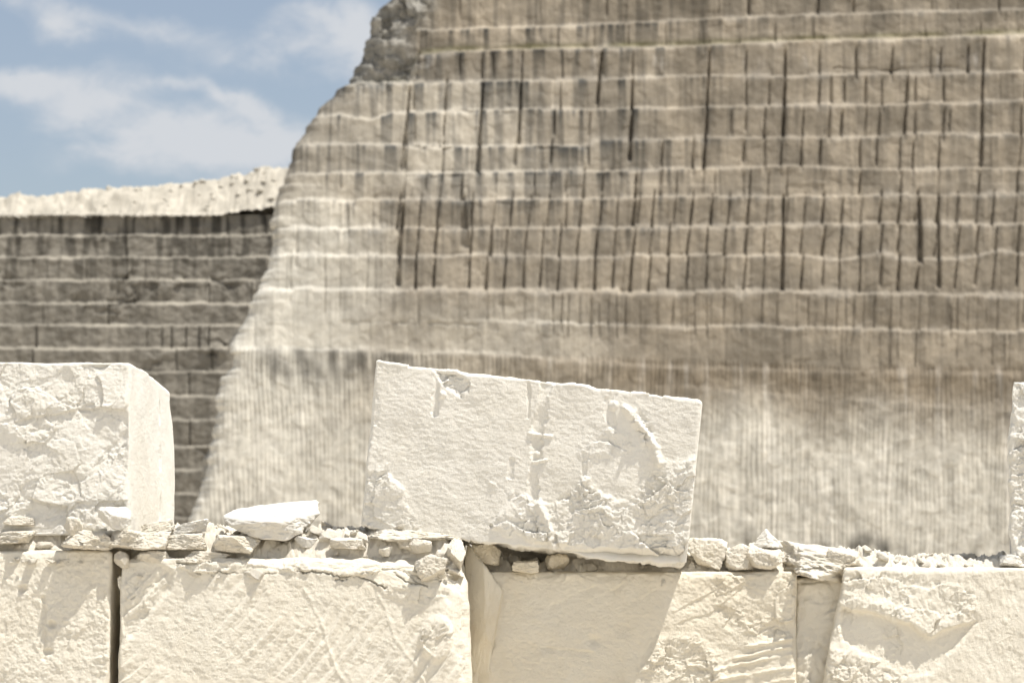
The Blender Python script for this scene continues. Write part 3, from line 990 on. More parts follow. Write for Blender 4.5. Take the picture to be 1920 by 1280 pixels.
LEDGES = [  # (list of (px, py)), setback, band height in px, x-range
    ([(780, 55), (900, 50), (1060, 46), (1300, 36), (1500, 30), (1700, 25), (1920, 22), (2230, 20)], .10, 8),
    ([(640, 158), (760, 152), (785, 104), (850, 96), (1000, 92), (1240, 89), (1500, 80), (1920, 71), (2230, 66)], .30, 12),
    ([(600, 165), (760, 156), (900, 153), (1100, 152), (1240, 147), (1600, 145), (1920, 141), (2230, 140)], .09, 8),
    ([(560, 222), (640, 216), (690, 228), (740, 212), (900, 206), (1240, 206), (1600, 202), (1920, 197), (2230, 195)], .10, 9),
    ([(540, 275), (640, 272), (740, 274), (900, 276), (1100, 274), (1115, 263), (1400, 262), (1600, 261), (1760, 256), (1920, 262), (2230, 262)], .09, 9),
    ([(520, 328), (700, 326), (900, 325), (1240, 321), (1500, 317), (1600, 323), (1920, 321), (2230, 322)], .11, 9),
    ([(500, 380), (700, 378), (900, 377), (1240, 373), (1600, 372), (1920, 371), (2230, 373)], .11, 9),
    ([(490, 430), (640, 432), (900, 431), (1240, 429), (1600, 425), (1920, 427), (2230, 430)], .12, 9),
    ([(480, 482), (640, 482), (820, 483), (900, 480), (1100, 486), (1240, 482), (1500, 484), (1560, 492), (1640, 481), (1715, 493), (1800, 489), (1860, 475), (1920, 484), (2230, 486)], .09, 8),
    ([(460, 546), (640, 545), (900, 548), (1100, 550), (1240, 553), (1400, 549), (1600, 556), (1920, 559), (2230, 562)], .16, 11),
    ([(640, 603), (700, 605), (900, 604), (1000, 606), (1100, 612), (1240, 616), (1450, 616), (1600, 620), (1750, 625), (1920, 626), (2230, 630)], .08, 7),
    ([(420, 658), (640, 658), (900, 664), (1240, 690), (1600, 700), (1920, 704), (2230, 706)], .06, 14),
    ([(1250, 722), (1360, 735), (1600, 752), (1920, 778), (2230, 800)], .022, 18),
]
bend = np.interp(PYg, [0, 160, 330, 540, 700, 1000], [800, 778, 764, 742, 735, 735])
jag = 1.6 * n2(X * 1.3, Z * 0.4, 905) + 1.5 * n2(X * 4.2, Z, 906) + 1.6 * facet2(X / .3, Z / .3, 907)
Yf = np.zeros_like(X)
course = np.zeros(X.shape, int)
ledge_m = np.zeros_like(X)
below = np.full(X.shape, 400.0)
for li, (pts, sb, hb) in enumerate(LEDGES):
    py = np.interp(PXg, [a for a, b in pts], [b for a, b in pts], left=pts[0][1], right=pts[-1][1])
    amp = np.clip(0.85 + 0.75 * n2(X * 0.8, X * 0 + li * 9.1, 910 + li) + 0.35 * n2(X * 3.1, X * 0 + li * 3.3, 920 + li), 0.15, 1.5)
    present = ss(pts[0][0] - 12, pts[0][0] + 12, PXg)
    if li == 10: amp = amp * ss(800, 1000, PXg)
    if li == 0: amp = amp * 0.8
    wcell = 68.0 if li < 6 else 35.5
    ce_ = np.floor(PXg / wcell + .37 * li + .15 * n2(X * .3, Z * .3, 908)); ro_ = rnd(ce_, ce_ * 0 + li, ce_ * 0, 909)
    py = py + 4.0 * (ro_ - .5) * (1 if 1 < li < 11 else .3)
    amp = amp * (.45 + 1.1 * rnd(ce_, ce_ * 0 + li, ce_ * 0, 911))
    vis = np.clip(amp, .1, 1.6); amp = np.clip(.92 + .10 * n2(X * .5, X * 0 + li * 4.4, 913), .75, 1.1)
    if li == 10: amp = amp * ss(800, 1000, PXg)
    dzp = py + jag * 0.55 - PYg                  # px above the ledge
    hbn = hb * np.clip(.95 + .6 * n2(X * 1.3, X * 0 + li * 2.7, 925 + li) + .4 * n2(X * 4.5, Z * 1.5, 935), .45, 1.8) * (.35 + .75 * vis)
    below = np.where((dzp < -2) & (present > .5), np.minimum(below, -dzp), below)
    band = ss(-hbn * 0.5, hbn * 0.5, dzp)
    Yf += sb * amp * band * present
    course += ((dzp > 0) & (present > 0.5)).astype(int)
    ledge_m = np.maximum(ledge_m, np.exp(-(dzp / (hbn * 0.7)) ** 2) * vis * present)
# batter and plan
Yf += (Z - Z0) * 0.032
sfw = 18 + 70 * ss(520, 620, PYg)
right = sfw * np.logaddexp(0, (PXg - bend) / sfw) * m_px
left = sfw * np.logaddexp(0, (bend - PXg) / sfw) * m_px
Yf += -0.035 * right - 0.09 * left
Yf -= 0.07 * ss(-6, 6, PXg - bend) * ss(330, 390, PYg) * (1 - ss(560, 640, PYg))

# kerfs: (x top, y top, x bottom, y bottom, width px, depth m)
K = []


def col(xsl, y0, y1, w=3.6, dep=.20, lean=-0.05, jit=14, seed=0, lo=.15, hi=.8):
    r = np.random.default_rng(seed)
    for x in xsl:
        a = y0 + r.uniform(-jit, jit) * 0.6; b = y1 + r.uniform(-jit, jit)
        K.append((x, a, x + lean * (b - a) + r.uniform(-2, 2), b, w * r.uniform(.55, 1.3), dep * r.uniform(lo, hi)))


col([862, 1012, 1138, 1348, 1404, 1534, 1600, 1745, 1870, 1980, 2080], -20, 30, 4, .2, 0, 4, 1)
col([1045, 1115, 1178, 1247, 1317, 1385, 1453, 1524, 1732, 1790, 1834, 1905], 44, 88, 3, .12, 0, 3, 2)
col([862, 785, 905, 925, 980, 1055, 1130, 1186, 1328, 1398, 1470, 1534, 1602, 1670, 1740, 1760, 1810, 1838, 1915, 1990, 2060], 96, 150, 4, .2, -.02, 8, 3, .35, 1)
K += [(1128, 95, 1120, 200, 6, .3), (1186, 150, 1180, 304, 6.5, .32), (1330, 96, 1318, 320, 4.5, .25), (1471, 98, 1466, 260, 5.5, .3),
      (906, 155, 896, 330, 5.5, .3), (977, 155, 972, 272, 5, .28), (1838, 80, 1832, 320, 5, .26), (770, 165, 752, 320, 6, .22), (1697, 140, 1690, 262, 4.5, .22)]
col([776, 838, 905, 978, 1052, 1120, 1398, 1440, 1534, 1555, 1580, 1620, 1650, 1697, 1712, 1764, 1915, 1980, 2050], 150, 206, 4.2, .2, -.03, 10, 4, .4, 1)
col([780, 836, 1040, 1106, 1326, 1369, 1397, 1433, 1468, 1504, 1553, 1575, 1620, 1645, 1693, 1711, 1764, 1775, 1906, 1985, 2055], 206, 262, 4.2, .2, -.04, 12, 5, .4, 1)
col([764, 833, 898, 968, 1036, 1105, 1242, 1300, 1322, 1394, 1432, 1464, 1500, 1535, 1608, 1640, 1683, 1708, 1755, 1835, 1905, 1975, 2050], 262, 322, 4.2, .2, -.05, 12, 6, .4, 1)
col([760, 800, 830, 868, 932, 1003, 1036, 1064, 1096, 1130, 1200, 1240, 1268, 1318, 1338, 1392, 1405, 1438, 1474, 1540, 1608, 1685, 1753, 1830, 1900, 1970, 2040], 322, 372, 4.2, .19, -.07, 10, 7, .25, .85)
xs36 = [752, 792, 826, 888, 930, 962, 997, 1030, 1063, 1092, 1128, 1158, 1199, 1226, 1265, 1298, 1334, 1366, 1402, 1436, 1473, 1505, 1541, 1575, 1611, 1648, 1681, 1714, 1751, 1787, 1824, 1855, 1895, 1935, 1972, 2010, 2050, 2090]
col(xs36, 366, 432, 4.3, .22, -.09, 8, 8, .35, .95)
col([752, 786, 822, 886, 923, 952, 988, 1019, 1052, 1086, 1120, 1155, 1190, 1222, 1255, 1290, 1325, 1358, 1397, 1431, 1465, 1500, 1541, 1572, 1608, 1647, 1681, 1717, 1750, 1790, 1824, 1858, 1898, 1938, 1975], 426, 486, 4.4, .23, -.1, 6, 9, .35, .95)
col([748, 782, 817, 882, 915, 949, 983, 1016, 1049, 1082, 1115, 1150, 1184, 1218, 1253, 1287, 1323, 1356, 1395, 1429, 1465, 1500, 1538, 1568, 1606, 1645, 1679, 1714, 1750, 1785, 1822, 1855, 1895, 1935, 1970], 480, 548, 4.6, .25, -.06, 6, 10, .35, .95)
K += [(757, 385, 747, 540, 8, .3), (868, 370, 872, 470, 14, .16), (1716, 380, 1716, 500, 8, .34), (1751, 372, 1751, 545, 5, .3), (1465, 372, 1462, 552, 6, .3), (1192, 330, 1185, 430, 6, .28)]
col([500, 549, 578, 612, 640, 668, 690, 715], 466, 590, 2.6, .10, 0, 14, 11)
col([520, 560, 600, 645, 690, 722], 430, 500, 2.4, .08, 0, 14, 12)
col([600, 655, 700, 735], 378, 440, 2.4, .08, 0, 12, 13)
r = np.random.default_rng(14)
for x in np.arange(1000, 2200, 17.5):
    if r.uniform() < 0.8:
        col([x + r.uniform(-5, 5)], 556, 622 + r.uniform(-10, 15), 2.6, .13, 0, 8, int(x))
for x in np.arange(1560, 2200, 16):
    if r.uniform() < 0.75:
        col([x + r.uniform(-5, 5)], 622, 676 + r.uniform(-15, 20), 2.4, .10, 0, 8, int(x) + 1)
for x in np.arange(790, 1010, 40):
    col([x + r.uniform(-8, 8)], 552, 606, 2.6, .10, 0, 8, int(x))
kerf = np.zeros_like(X)
groove = np.zeros_like(X)
for (xa, ya, xb, yb, w, dep) in K:
    j0 = np.searchsorted(zs, WZ(max(ya, yb) + 6)); j1 = np.searchsorted(zs, WZ(min(ya, yb) - 6))
    xlo, xhi = min(xa, xb) - w * 2 - 6, max(xa, xb) + w * 2 + 6
    i0 = np.searchsorted(xs, WX(xlo, (ya + yb) / 2)) - 3; i1 = np.searchsorted(xs, WX(xhi, (ya + yb) / 2)) + 3
    if j1 <= j0 or i1 <= i0: continue
    sl = (slice(j0, j1), slice(i0, i1))
    yy = PYg[sl]; xx = PXg[sl]
    t = np.clip((yy - ya) / (yb - ya + 1e-6), 0, 1)
    cx = xa + (xb - xa) * t + 0.5 * np.sin(yy / 23.0 + xa)
    ends = ss(ya - 5, ya + 9, yy) * (1 - ss(yb - 9, yb + 5, yy)) * np.clip(.95 + .3 * np.sin(yy / 9.0 + xa * 1.7), .6, 1)
    ww = w * (0.7 + 0.6 * t)
    g = (1 - ss(ww * 0.35, ww * 0.62, np.abs(xx - cx))) * ends
    groove[sl] = np.maximum(groove[sl], g * dep * .72)
    kerf[sl] = np.maximum(kerf[sl], g)
Yf += groove
# horizontal kerfs
for pts, w, dep in (([(780, 210), (905, 213)], 2.6, .15), ([(770, 278), (880, 280)], 3, .2), ([(905, 214), (975, 214)], 2.6, .2), ([(1010, 279), (1100, 282)], 3, .15), ([(760, 332), (890, 333)], 2.6, .12),
                    ([(640, 605), (760, 609), (930, 610)], 2.8, .14), ([(1560, 132), (1640, 134), (1720, 134), (1790, 130)], 3, .22), ([(880, 383), (1000, 385)], 2.2, .12)):
    dd = polydist(PXg, PYg + 1.5 * jag, pts)
    g = (1 - ss(w * .4, w, dd)) * np.clip(.45 + 1.1 * n2(X * 1.6, Z, 936), 0, 1)
    Yf += g * dep * .35; kerf = np.maximum(kerf, g * .5)
# saw comb on the lower face
comb_top = np.interp(PXg, [400, 640, 760, 1000, 1240, 1600, 1920], [652, 655, 664, 668, 675, 690, 690])
comb = ss(-6, 8, PYg - comb_top)
ph = PXg / 8.4 + 0.9 * n2(X * .8, Z * .25, 930) + .25 * n2(X * 4, Z * .9, 932)
Yf += comb * (0.012 * np.sin(2 * np.pi * ph) * np.clip(.7 + 1.0 * n2(X * 1.2, Z * .8, 931) + .5 * n2(X * 5, Z * 1.4, 938), 0.1, 1.8))
Yf += comb * 0.022 * n2(X * 2.2, Z * .5, 933) + comb * .012 * n2(X * 6, Z * 1.6, 934)
# general unevenness of the hewn courses
cellx = np.floor(PXg / np.where(PYg < 350, 66, 35.5) + course * 0.37)
cr_ = rnd(cellx, course.astype(float), cellx * 0, 940)
Yf += (1 - comb) * 0.035 * (cr_ - 0.5)
Yf += 0.04 * fbm2(X * .6, Z * .8, 941, 3) + 0.020 * fbm2(X * 4, Z * 4, 942, 4) + .012 * facet2(X / .35, Z / .3, 943)
# weathered natural rock at the top corner
cap_poly = [(560, -160), (820, -160), (812, 0), (800, 45), (770, 55), (765, 100), (790, 130), (770, 152), (700, 160), (640, 168), (600, 190)]
cap = inmask(PXg + 10 * n2(X * 1.5, Z * 1.5, 950), PYg, cap_poly, 22)
Yf += cap * (0.30 * fbm2(X * 1.3, Z * 1.3, 951, 4) + 0.22 * facet2(X / .8 + .3 * Z, Z / .55, 953) + 0.10 * facet2(X / .3, Z / .25, 957))
# rounded top of the silhouette
dl = X - XCz[:, None]
Yf += 0.35 * np.exp(-dl / 0.12) + 0.15 * np.exp(-dl / 0.5) * (1 - comb)
YY = YW + Yf

# ---- stone colour: weathered tones, plus some kerf shade painted in
base = np.array([.272, .237, .185])
pale = np.array([.50, .474, .41])
colr = np.ones(X.shape + (3,)) * base
lwid = 1.3 + 4.5 * ss(530, 620, PYg)
bd_ = PXg - bend + 18 * n2(X * 1.1, Z * .5, 960)
lw = 1 - .5 * ss(-190, 10, bd_ + 40 * n2(X * .5, Z * .7, 958)) - .5 * ss(-20 * lwid, 30 * lwid, bd_)
lw = lw * (0.35 + 0.65 * ss(330, 500, PYg + 50 * n2(X * .5, Z * .5, 961)))
lw = np.maximum(lw, comb * 0.55 * (1 - ss(700, 1000, PXg)))
mid = (1 - ss(900, 1300, PXg + 120 * n2(X * .4, Z * .4, 962))) * (0.40 - 0.32 * ss(330, 400, PYg) + 0.35 * ss(545, 600, PYg)) * ss(100, 180, PYg)
lw = np.clip(np.maximum(lw, mid), 0, 1)
low = comb * ss(690, 850, PYg + 40 * n2(X * .6, Z * .2, 963) - np.maximum(PXg - 1300, 0) * .06) * 0.95
lw = np.clip(np.maximum(lw, low), 0, 1)
colr = colr + (pale - base) * lw[..., None]
brown = comb * (1 - ss(700, 800, PYg)) * ss(760, 950, PXg)
colr = colr * (1 - brown[..., None] * np.array([.24, .27, .31]))
tan_band = ss(42, 50, PYg) * (1 - ss(82, 92, PYg)) * ss(800, 900, PXg)
colr = colr * (1 + 0.22 * tan_band * (0.6 + 0.6 * n2(X * .6, Z * .6, 964)))[..., None]
# block-to-block tone
colr *= (1 + ((0.24 + .2 * ss(780, 820, PXg) * (1 - ss(1300, 1400, PXg)) * (PYg < 335)) * (cr_ - 0.5) * (1 - comb)))[..., None]
# vertical rain streaks, dark and pale
st = .75 * n2(X * 3.3, Z * 0.3 + course * 7.3, 970) + .35 * n2(X * 2.6, Z * .15, 969) + 0.6 * n2(X * 8.5, Z * 0.5 + course * 3.1, 971)
upper = 1 - ss(330, 560, PYg)
drip = .42 + .75 * np.exp(-below / (16 + 14 * n2(X * 2.1, Z * .3, 989)))
dark = ss(-0.12, 0.42, st) * (0.32 + 0.75 * upper * (1 - .70 * ss(1150, 1450, PXg))) * drip
dark = dark * (1 - .5 * lw * (PYg > 330))
colr = colr * (1 - np.clip(dark, 0, 1.1)[..., None] * np.array([.74, .72, .69]))
fl_ = np.clip(n2(X * 19, Z * .35 + course * 1.7, 993) + .4 * n2(X * 31, Z * .6, 994), -1, 1)
colr *= (1 + (1 - comb) * .10 * fl_)[..., None]
bt = fbm2(X * .55, Z * .8, 995, 4)
tone = np.clip(.5 + 1.6 * bt, 0, 1)
colr *= (1 - .26 * tone * (1 - .6 * lw))[..., None]
colr = colr * (1 + (1 - lw)[..., None] * (1 - tone)[..., None] * np.array([.015, .005, -.01]))
pst = ss(0.2, 0.9, n2(X * 2.6 + 9, Z * 0.22, 972) + 0.7 * n2(X * 9, Z * .7, 973))
colr += (pst * comb * 0.08 * (0.5 + ss(700, 1200, PXg)))[..., None] * np.array([1, .96, .88])
pst2 = pst * (1 - comb) * ss(20, 0, np.abs(PYg - 120)) * .10
colr += pst2[..., None]
# top course soot
soot = ss(60, -20, PYg + 18 * n2(X * 2, Z * .5, 974)) * (0.35 + .4 * np.clip(st, 0, 1))
colr *= (1 - 0.45 * soot)[..., None]
# pale dust on the broken ledges, and the kerfs' inner shade deepened by colour
colr += (np.clip(ledge_m, 0, 1) * 0.035 * (1 - .5 * comb))[..., None] * np.array([1, .98, .92])
colr *= (1 - 0.12 * np.clip(kerf, 0, 1) * (1 - .4 * lw))[..., None]
spk = n2(X * 6.5, Z * 2.0, 985) + .8 * n2(X * 13, Z * 4.5, 986) + .5 * n2(X * 3, Z * 2.4, 984)
colr *= (1 + comb * .13 * np.clip(spk, -1.2, 1.2))[..., None]
colr *= (1 + (1 - comb) * .07 * np.clip(n2(X * 5, Z * .7, 987) + .6 * n2(X * 11, Z * 1.2, 988), -1.2, 1.2))[..., None]
# moss along the great ledge
pm_ = LEDGES[1][0]
pyb = np.interp(PXg, [a for a, b in pm_], [b for a, b in pm_])
moss = np.exp(-((PYg - pyb + 7) / 6.0) ** 2) * np.clip(.75 + .8 * n2(X * 1.1, Z * 0, 976), 0, 1) * ss(640, 660, PXg)
colr = colr + (np.array([.12, .11, .05]) - colr) * (0.72 * moss)[..., None]
# weathered cap
bl = 0.5 + 0.9 * fbm2(X * 2.6, Z * 2.6, 977, 4, .6)
capc = np.array([.115, .117, .11]) * (1 - np.clip(bl, 0, 1))[..., None] + np.array([.29, .275, .24]) * np.clip(bl, 0, 1)[..., None]
colr = colr + (capc - colr) * (0.9 * cap)[..., None]
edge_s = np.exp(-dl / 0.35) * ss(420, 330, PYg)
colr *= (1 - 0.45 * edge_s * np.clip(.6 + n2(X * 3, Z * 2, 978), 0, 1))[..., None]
# grey stain across the top of the comb at left; damp spots along the foot
gs = comb * (1 - ss(690, 760, PYg + 22 * n2(X * 2.5, Z * .4, 979))) * (1 - ss(740, 860, PXg)) * ss(470, 520, PXg) * np.clip(.6 + .8 * n2(X * 4, Z * 1.2, 980), 0, 1)
colr *= (1 - 0.62 * gs)[..., None]
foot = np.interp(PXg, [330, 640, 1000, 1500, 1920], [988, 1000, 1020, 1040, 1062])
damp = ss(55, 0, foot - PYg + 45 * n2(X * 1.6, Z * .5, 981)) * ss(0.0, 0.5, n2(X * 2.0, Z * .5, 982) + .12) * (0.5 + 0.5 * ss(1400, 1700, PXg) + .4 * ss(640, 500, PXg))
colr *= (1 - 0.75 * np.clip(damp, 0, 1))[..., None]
colr *= (1 + 0.10 * fbm2(X * 1.5, Z * 1.5, 983, 4))[..., None]
colr = np.clip(colr, .02, .85)

idg = np.arange(nx * nz).reshape(nz, nx)
quads_ = np.stack([idg[:-1, :-1], idg[:-1, 1:], idg[1:, 1:], idg[1:, :-1]], -1)
alive = ~((X[:-1, :-1] == X[:-1, 1:]) & (X[1:, :-1] == X[1:, 1:]))
VX = np.stack([X, YY, Z], -1)
fa = tag(bpy.data.objects.new("rock_face", None), "huge stepped quarry face of pale brown courses with comb-marked foot, behind the tilted block", "rock face")
C.objects.link(fa)
fx0, fy0, fz0 = WX(1100), YW, Z0
fa.location = (fx0, fy0, fz0)
ORG = np.array([fx0, fy0, fz0])


def piece(name, mask, extra=None):
    q = quads_[mask & alive].reshape(-1, 4)
    u, inv = np.unique(q.ravel(), return_inverse=True)
    v = VX.reshape(-1, 3)[u] - ORG; c = colr.reshape(-1, 3)[u]; f4 = inv.reshape(-1, 4)
    if extra is not None:
        ev, ef, ec = extra
        f4 = np.concatenate([f4, ef + len(v)]); v = np.concatenate([v, ev - ORG]); c = np.concatenate([c, ec])
    return link(name, mesh_from(name, v, f4, col=c), M_FACE, fa)


# flank, crest and back of the hill behind the cut
BK = 14.0
first = np.array([np.nonzero(alive[min(j, nz - 2)])[0][0] for j in range(nz)])
fl = VX[np.arange(nz), first]
ring = np.concatenate([fl, VX[-1, first[-1] + 1:], VX[::-1, -1][1:]])
ns = 14
ext = np.concatenate([ring[None] + np.array([0, BK * (k / ns), 0])[None, None].reshape(1, 1, 3) for k in range(ns + 1)])
sh_ = np.linspace(0, 1, ns + 1)[:, None]
ext[..., 0] += 0.35 * n2(ext[..., 1] * .6, ext[..., 2] * .9, 990) * (sh_ > 0) - 0.02 * BK * sh_
ext[..., 2] += (0.30 * n2(ext[..., 1] * .5, ext[..., 0] * .5, 991) * (sh_ > 0)) * (ext[..., 2] > Z1 - .2)
nr = len(ring)
ide = np.arange((ns + 1) * nr).reshape(ns + 1, nr)
qe = np.stack([ide[:-1, :-1], ide[:-1, 1:], ide[1:, 1:], ide[1:, :-1]], -1).reshape(-1, 4)
ev = ext.reshape(-1, 3)
ec = np.ones_like(ev) * np.array([.24, .225, .19]) * (1 + .2 * n2(ev[:, 1], ev[:, 2], 992))[:, None]
nrw = len(ev)
cap4 = cap[:-1, :-1] > .5
comb4 = comb[:-1, :-1] > .5
up = piece("cut_courses", ~cap4 & ~comb4, (ev, qe, ec))
lo_ = piece("comb_sawn_foot", comb4 & ~cap4); lo_["label"] = "paler lower part of the face with fine upright saw ribs"
wc = piece("weathered_outcrop", cap4); wc["label"] = "dark grey natural rock left uncut at the top corner"

# ------------------------------------------------------------------ the far dark quarry face
YL = 82.0


def LX(px): return PX(px, YL)
def LZ(py): return PZ(py, YL)


mL = YL / F
nxl, nzl = 470, 330
xs2 = np.linspace(LX(-190), LX(600), nxl); zs2 = np.linspace(LZ(1040), LZ(398) + .17, nzl)
X2, Z2 = np.meshgrid(xs2, zs2)
LEAN2 = 0.165
zt2 = np.array([LZ(q) for q in v_])
for _ in range(4): zt2 = np.array([PZ(q, YL + LEAN2 * (z_ - zs2[0])) for q, z_ in zip(v_, zt2)])
PY2 = np.interp(Z2.ravel(), zt2, v_).reshape(Z2.shape); PX2 = 960 + X2 * F / (YL + LEAN2 * (Z2 - zs2[0]))
LL = [440, 482, 525, 568, 609, 653, 696, 741, 788, 835, 880, 925, 970, 1010]
Y2 = np.zeros_like(X2); lm2 = np.zeros_like(X2); crs2 = np.zeros(X2.shape, int); und2 = np.zeros_like(X2)
for li, y in enumerate(LL):
    py = y + 2.2 * n2(X2 * .5, X2 * 0 + li * 5.3, 1010 + li) + 1.4 * n2(X2 * 2.3, Z2 * .6 + li * 7.1, 1030 + li) + 1.6 * facet2(X2 / .5, Z2 / .4 + li, 1031)
    amp = np.clip(.65 + 1.2 * n2(X2 * .55, X2 * 0 + li * 3.9, 1050 + li) + .4 * n2(X2 * 2, X2 * 0 + li * 2.9, 1060 + li), .05, 1.5)
    vis = amp; amp = np.clip(.95 + .1 * n2(X2 * .4, X2 * 0 + li, 1055), .8, 1.1)
    dz = py - PY2
    Y2 += .14 * amp * ss(-3.2 * (.3 + .8 * vis), 3.2 * (.3 + .8 * vis), dz)
    lm2 = np.maximum(lm2, np.exp(-(dz / 3.2) ** 2) * vis)
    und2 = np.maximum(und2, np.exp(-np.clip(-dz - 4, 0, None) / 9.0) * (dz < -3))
    crs2 += (dz > 0)
Y2 += (Z2 - zs2[0]) * .02
r = np.random.default_rng(5)
k2 = np.zeros_like(X2)
for li in range(len(LL)):
    for x in np.arange(-180, 600, 24):
        if r.uniform() < .16:
            xx = x + r.uniform(-8, 8); y0 = ([402] + LL)[li]; y1 = LL[li]
            g = (1 - ss(1.0, 2.2, np.abs(PX2 - xx))) * ss(y0 - 1, y0 + 3, PY2) * (1 - ss(y1 - 3, y1 + 2, PY2))
            Y2 += g * r.uniform(.02, .10); k2 = np.maximum(k2, g)
Y2 += .06 * fbm2(X2 * .5, Z2 * .9, 1070, 4) + .05 * fbm2(X2 * 3, Z2 * 3, 1071, 3)
brk = ss(.15, .6, fbm2(X2 * .35, Z2 * .5, 1072, 3) + .35 * ss(480, 640, PY2) * ss(650, 560, PY2))
Y2 += brk * (.22 * facet2(X2 / .9, Z2 / .5, 1073) + .08 * facet2(X2 / .3, Z2 / .25, 1075))
c2 = np.ones(X2.shape + (3,)) * np.array([.225, .207, .172])
s2 = .7 * n2(X2 * 2.1, Z2 * .35 + crs2 * 5.7, 1080) + .4 * n2(X2 * .9, Z2 * .3, 1079) + .6 * n2(X2 * 5.5, Z2 * .7 + crs2 * 3.3, 1081)
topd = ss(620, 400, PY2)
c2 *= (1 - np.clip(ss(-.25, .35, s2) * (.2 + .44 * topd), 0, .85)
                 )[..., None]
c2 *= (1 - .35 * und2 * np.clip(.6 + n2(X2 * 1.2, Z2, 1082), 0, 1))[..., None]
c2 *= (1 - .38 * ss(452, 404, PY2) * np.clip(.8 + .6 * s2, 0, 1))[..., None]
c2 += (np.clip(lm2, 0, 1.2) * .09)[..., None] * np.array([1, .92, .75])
c2 *= (1 - .35 * k2)[..., None]
c2 *= (1 + .22 * (rnd(np.floor(PX2 / 34 + crs2 * .4), crs2.astype(float), X2 * 0, 1083) - .5))[..., None]
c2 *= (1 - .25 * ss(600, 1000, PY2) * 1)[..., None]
c2 = np.clip(c2, .015, .8)
V2 = np.stack([X2, YL + Y2, Z2], -1)
il = np.arange(nxl * nzl).reshape(nzl, nxl)
q2 = np.stack([il[:-1, :-1], il[:-1, 1:], il[1:, 1:], il[1:, :-1]], -1).reshape(-1, 4)
ring2 = np.concatenate([V2[:, 0], V2[-1, 1:], V2[::-1, -1][1:]])
e2 = np.stack([ring2 + np.array([0, 16.0 * k / 6, 0]) for k in range(7)])
i2 = np.arange(e2.shape[0] * e2.shape[1]).reshape(e2.shape[:2])
qq = np.stack([i2[:-1, :-1], i2[:-1, 1:], i2[1:, 1:], i2[1:, :-1]], -1).reshape(-1, 4)
v_all = np.concatenate([V2.reshape(-1, 3), e2.reshape(-1, 3)])
c_all = np.concatenate([c2.reshape(-1, 3), np.ones((e2.size // 3, 3)) * np.array([.25, .23, .19])])
org = np.array([LX(200), YL, zs2[0]])
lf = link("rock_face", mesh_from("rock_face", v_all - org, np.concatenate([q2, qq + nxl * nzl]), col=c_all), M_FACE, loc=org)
tag(lf, "lower dark-stained quarry face of thin ledges under the white spoil, farther away", "rock face")

# spoil heap on top of it
SK = [(-220, 378), (-100, 372), (0, 377), (25, 369), (60, 374), (100, 367), (150, 362), (185, 362), (230, 358), (300, 352), (360, 346), (410, 337), (450, 331), (490, 319), (525, 322), (600, 318), (700, 322)]
SB = [(-220, 404), (0, 404), (400, 402), (450, 394), (500, 388), (560, 386), (700, 386)]
YS = YL + 2.6
nxh, nyh = 520, 90
xh = np.linspace(PX(-200, YS), PX(690, YS), nxh); th = np.linspace(0, 1, nyh)
XH, TH = np.meshgrid(xh, th)
mS = YS / F
pxh = 960 + XH / mS
ytop = np.interp(xh, xs2, Y2[-1])[None, :]
Yh = YL + ytop - .15 + 6.0 * TH
zlo = np.interp(pxh, [a for a, b in SB], [PZ(b + 5, YL + 2.4) for a, b in SB])
zhi = np.interp(pxh, [a for a, b in SK], [PZ(b, YL + 4.2) for a, b in SK])
ris = ss(0, .26, TH) * (1 - ss(.35, 1.0, TH))
wv2 = n2(XH * .9, Yh * .9, 1101)
zlo = zlo + .06 * n2(XH * 2.2, XH * 0, 1110) + .05 * n2(XH * 6, XH * 0, 1111)
ZH = zlo + (zhi - zlo) * ris + (.10 * facet2(XH / .7 + .2 * wv2, Yh / .9, 1102) + .06 * facet2(XH / .26, Yh / .4, 1105) + .05 * fbm2(XH * 4, Yh * 4, 1104, 3)) * ss(0, .06, TH)
ch = np.ones(XH.shape + (3,)) * np.array([.40, .37, .31]) * (1 + .2 * fbm2(XH * .8, Yh * .8, 1106, 3) + .16 * facet2(XH / .4, Yh / .4, 1108))[..., None]
dk = ss(.25, .6, fbm2(XH * 1.6, Yh * 1.6, 1107, 3)) * ss(350, 520, pxh) * .5
ch *= (1 - dk)[..., None]
ih = np.arange(nxh * nyh).reshape(nyh, nxh)
qh = np.stack([ih[:-1, :-1], ih[:-1, 1:], ih[1:, 1:], ih[1:, :-1]], -1).reshape(-1, 4)
org = np.array([PX(250, YS), YS, LZ(404)])
hp = link("spoil_heap", mesh_from("spoil_heap", np.stack([XH, Yh, ZH], -1).reshape(-1, 3) - org, qh, col=ch.reshape(-1, 3)), M_HEAP, loc=org)
tag(hp, "bright heap of broken white spoil along the top of the dark-stained quarry face", "spoil heap")
rs = np.random.default_rng(91)
BOULD = []
for k in range(5):
    rr_ = np.random.default_rng(500 + k)
    me = rock_mesh("boulder", rand_planes(rr_, 10, .55, 1.0), (1, .9, .75), 3, 500 + k, .06)
    cattr = me.color_attributes.new("stone_colour", 'FLOAT_COLOR', 'POINT')
    arr = np.tile(np.array([.44, .41, .345, 1.0], np.float32) * np.array([1, 1, 1, 1], np.float32), len(me.vertices)); cattr.data.foreach_set("color", arr)
    me.materials.append(M_HEAP); BOULD.append(me)
spots = [(195, 360, 9, "small pointed boulder sticking up alone from the left half of the spoil heap")]
for k in range(50):
    bx_ = rs.uniform(0, 1) ** .6
    spots.append((-5 + 535 * bx_, None, rs.uniform(2, 3.5 + 4.5 * bx_), None))
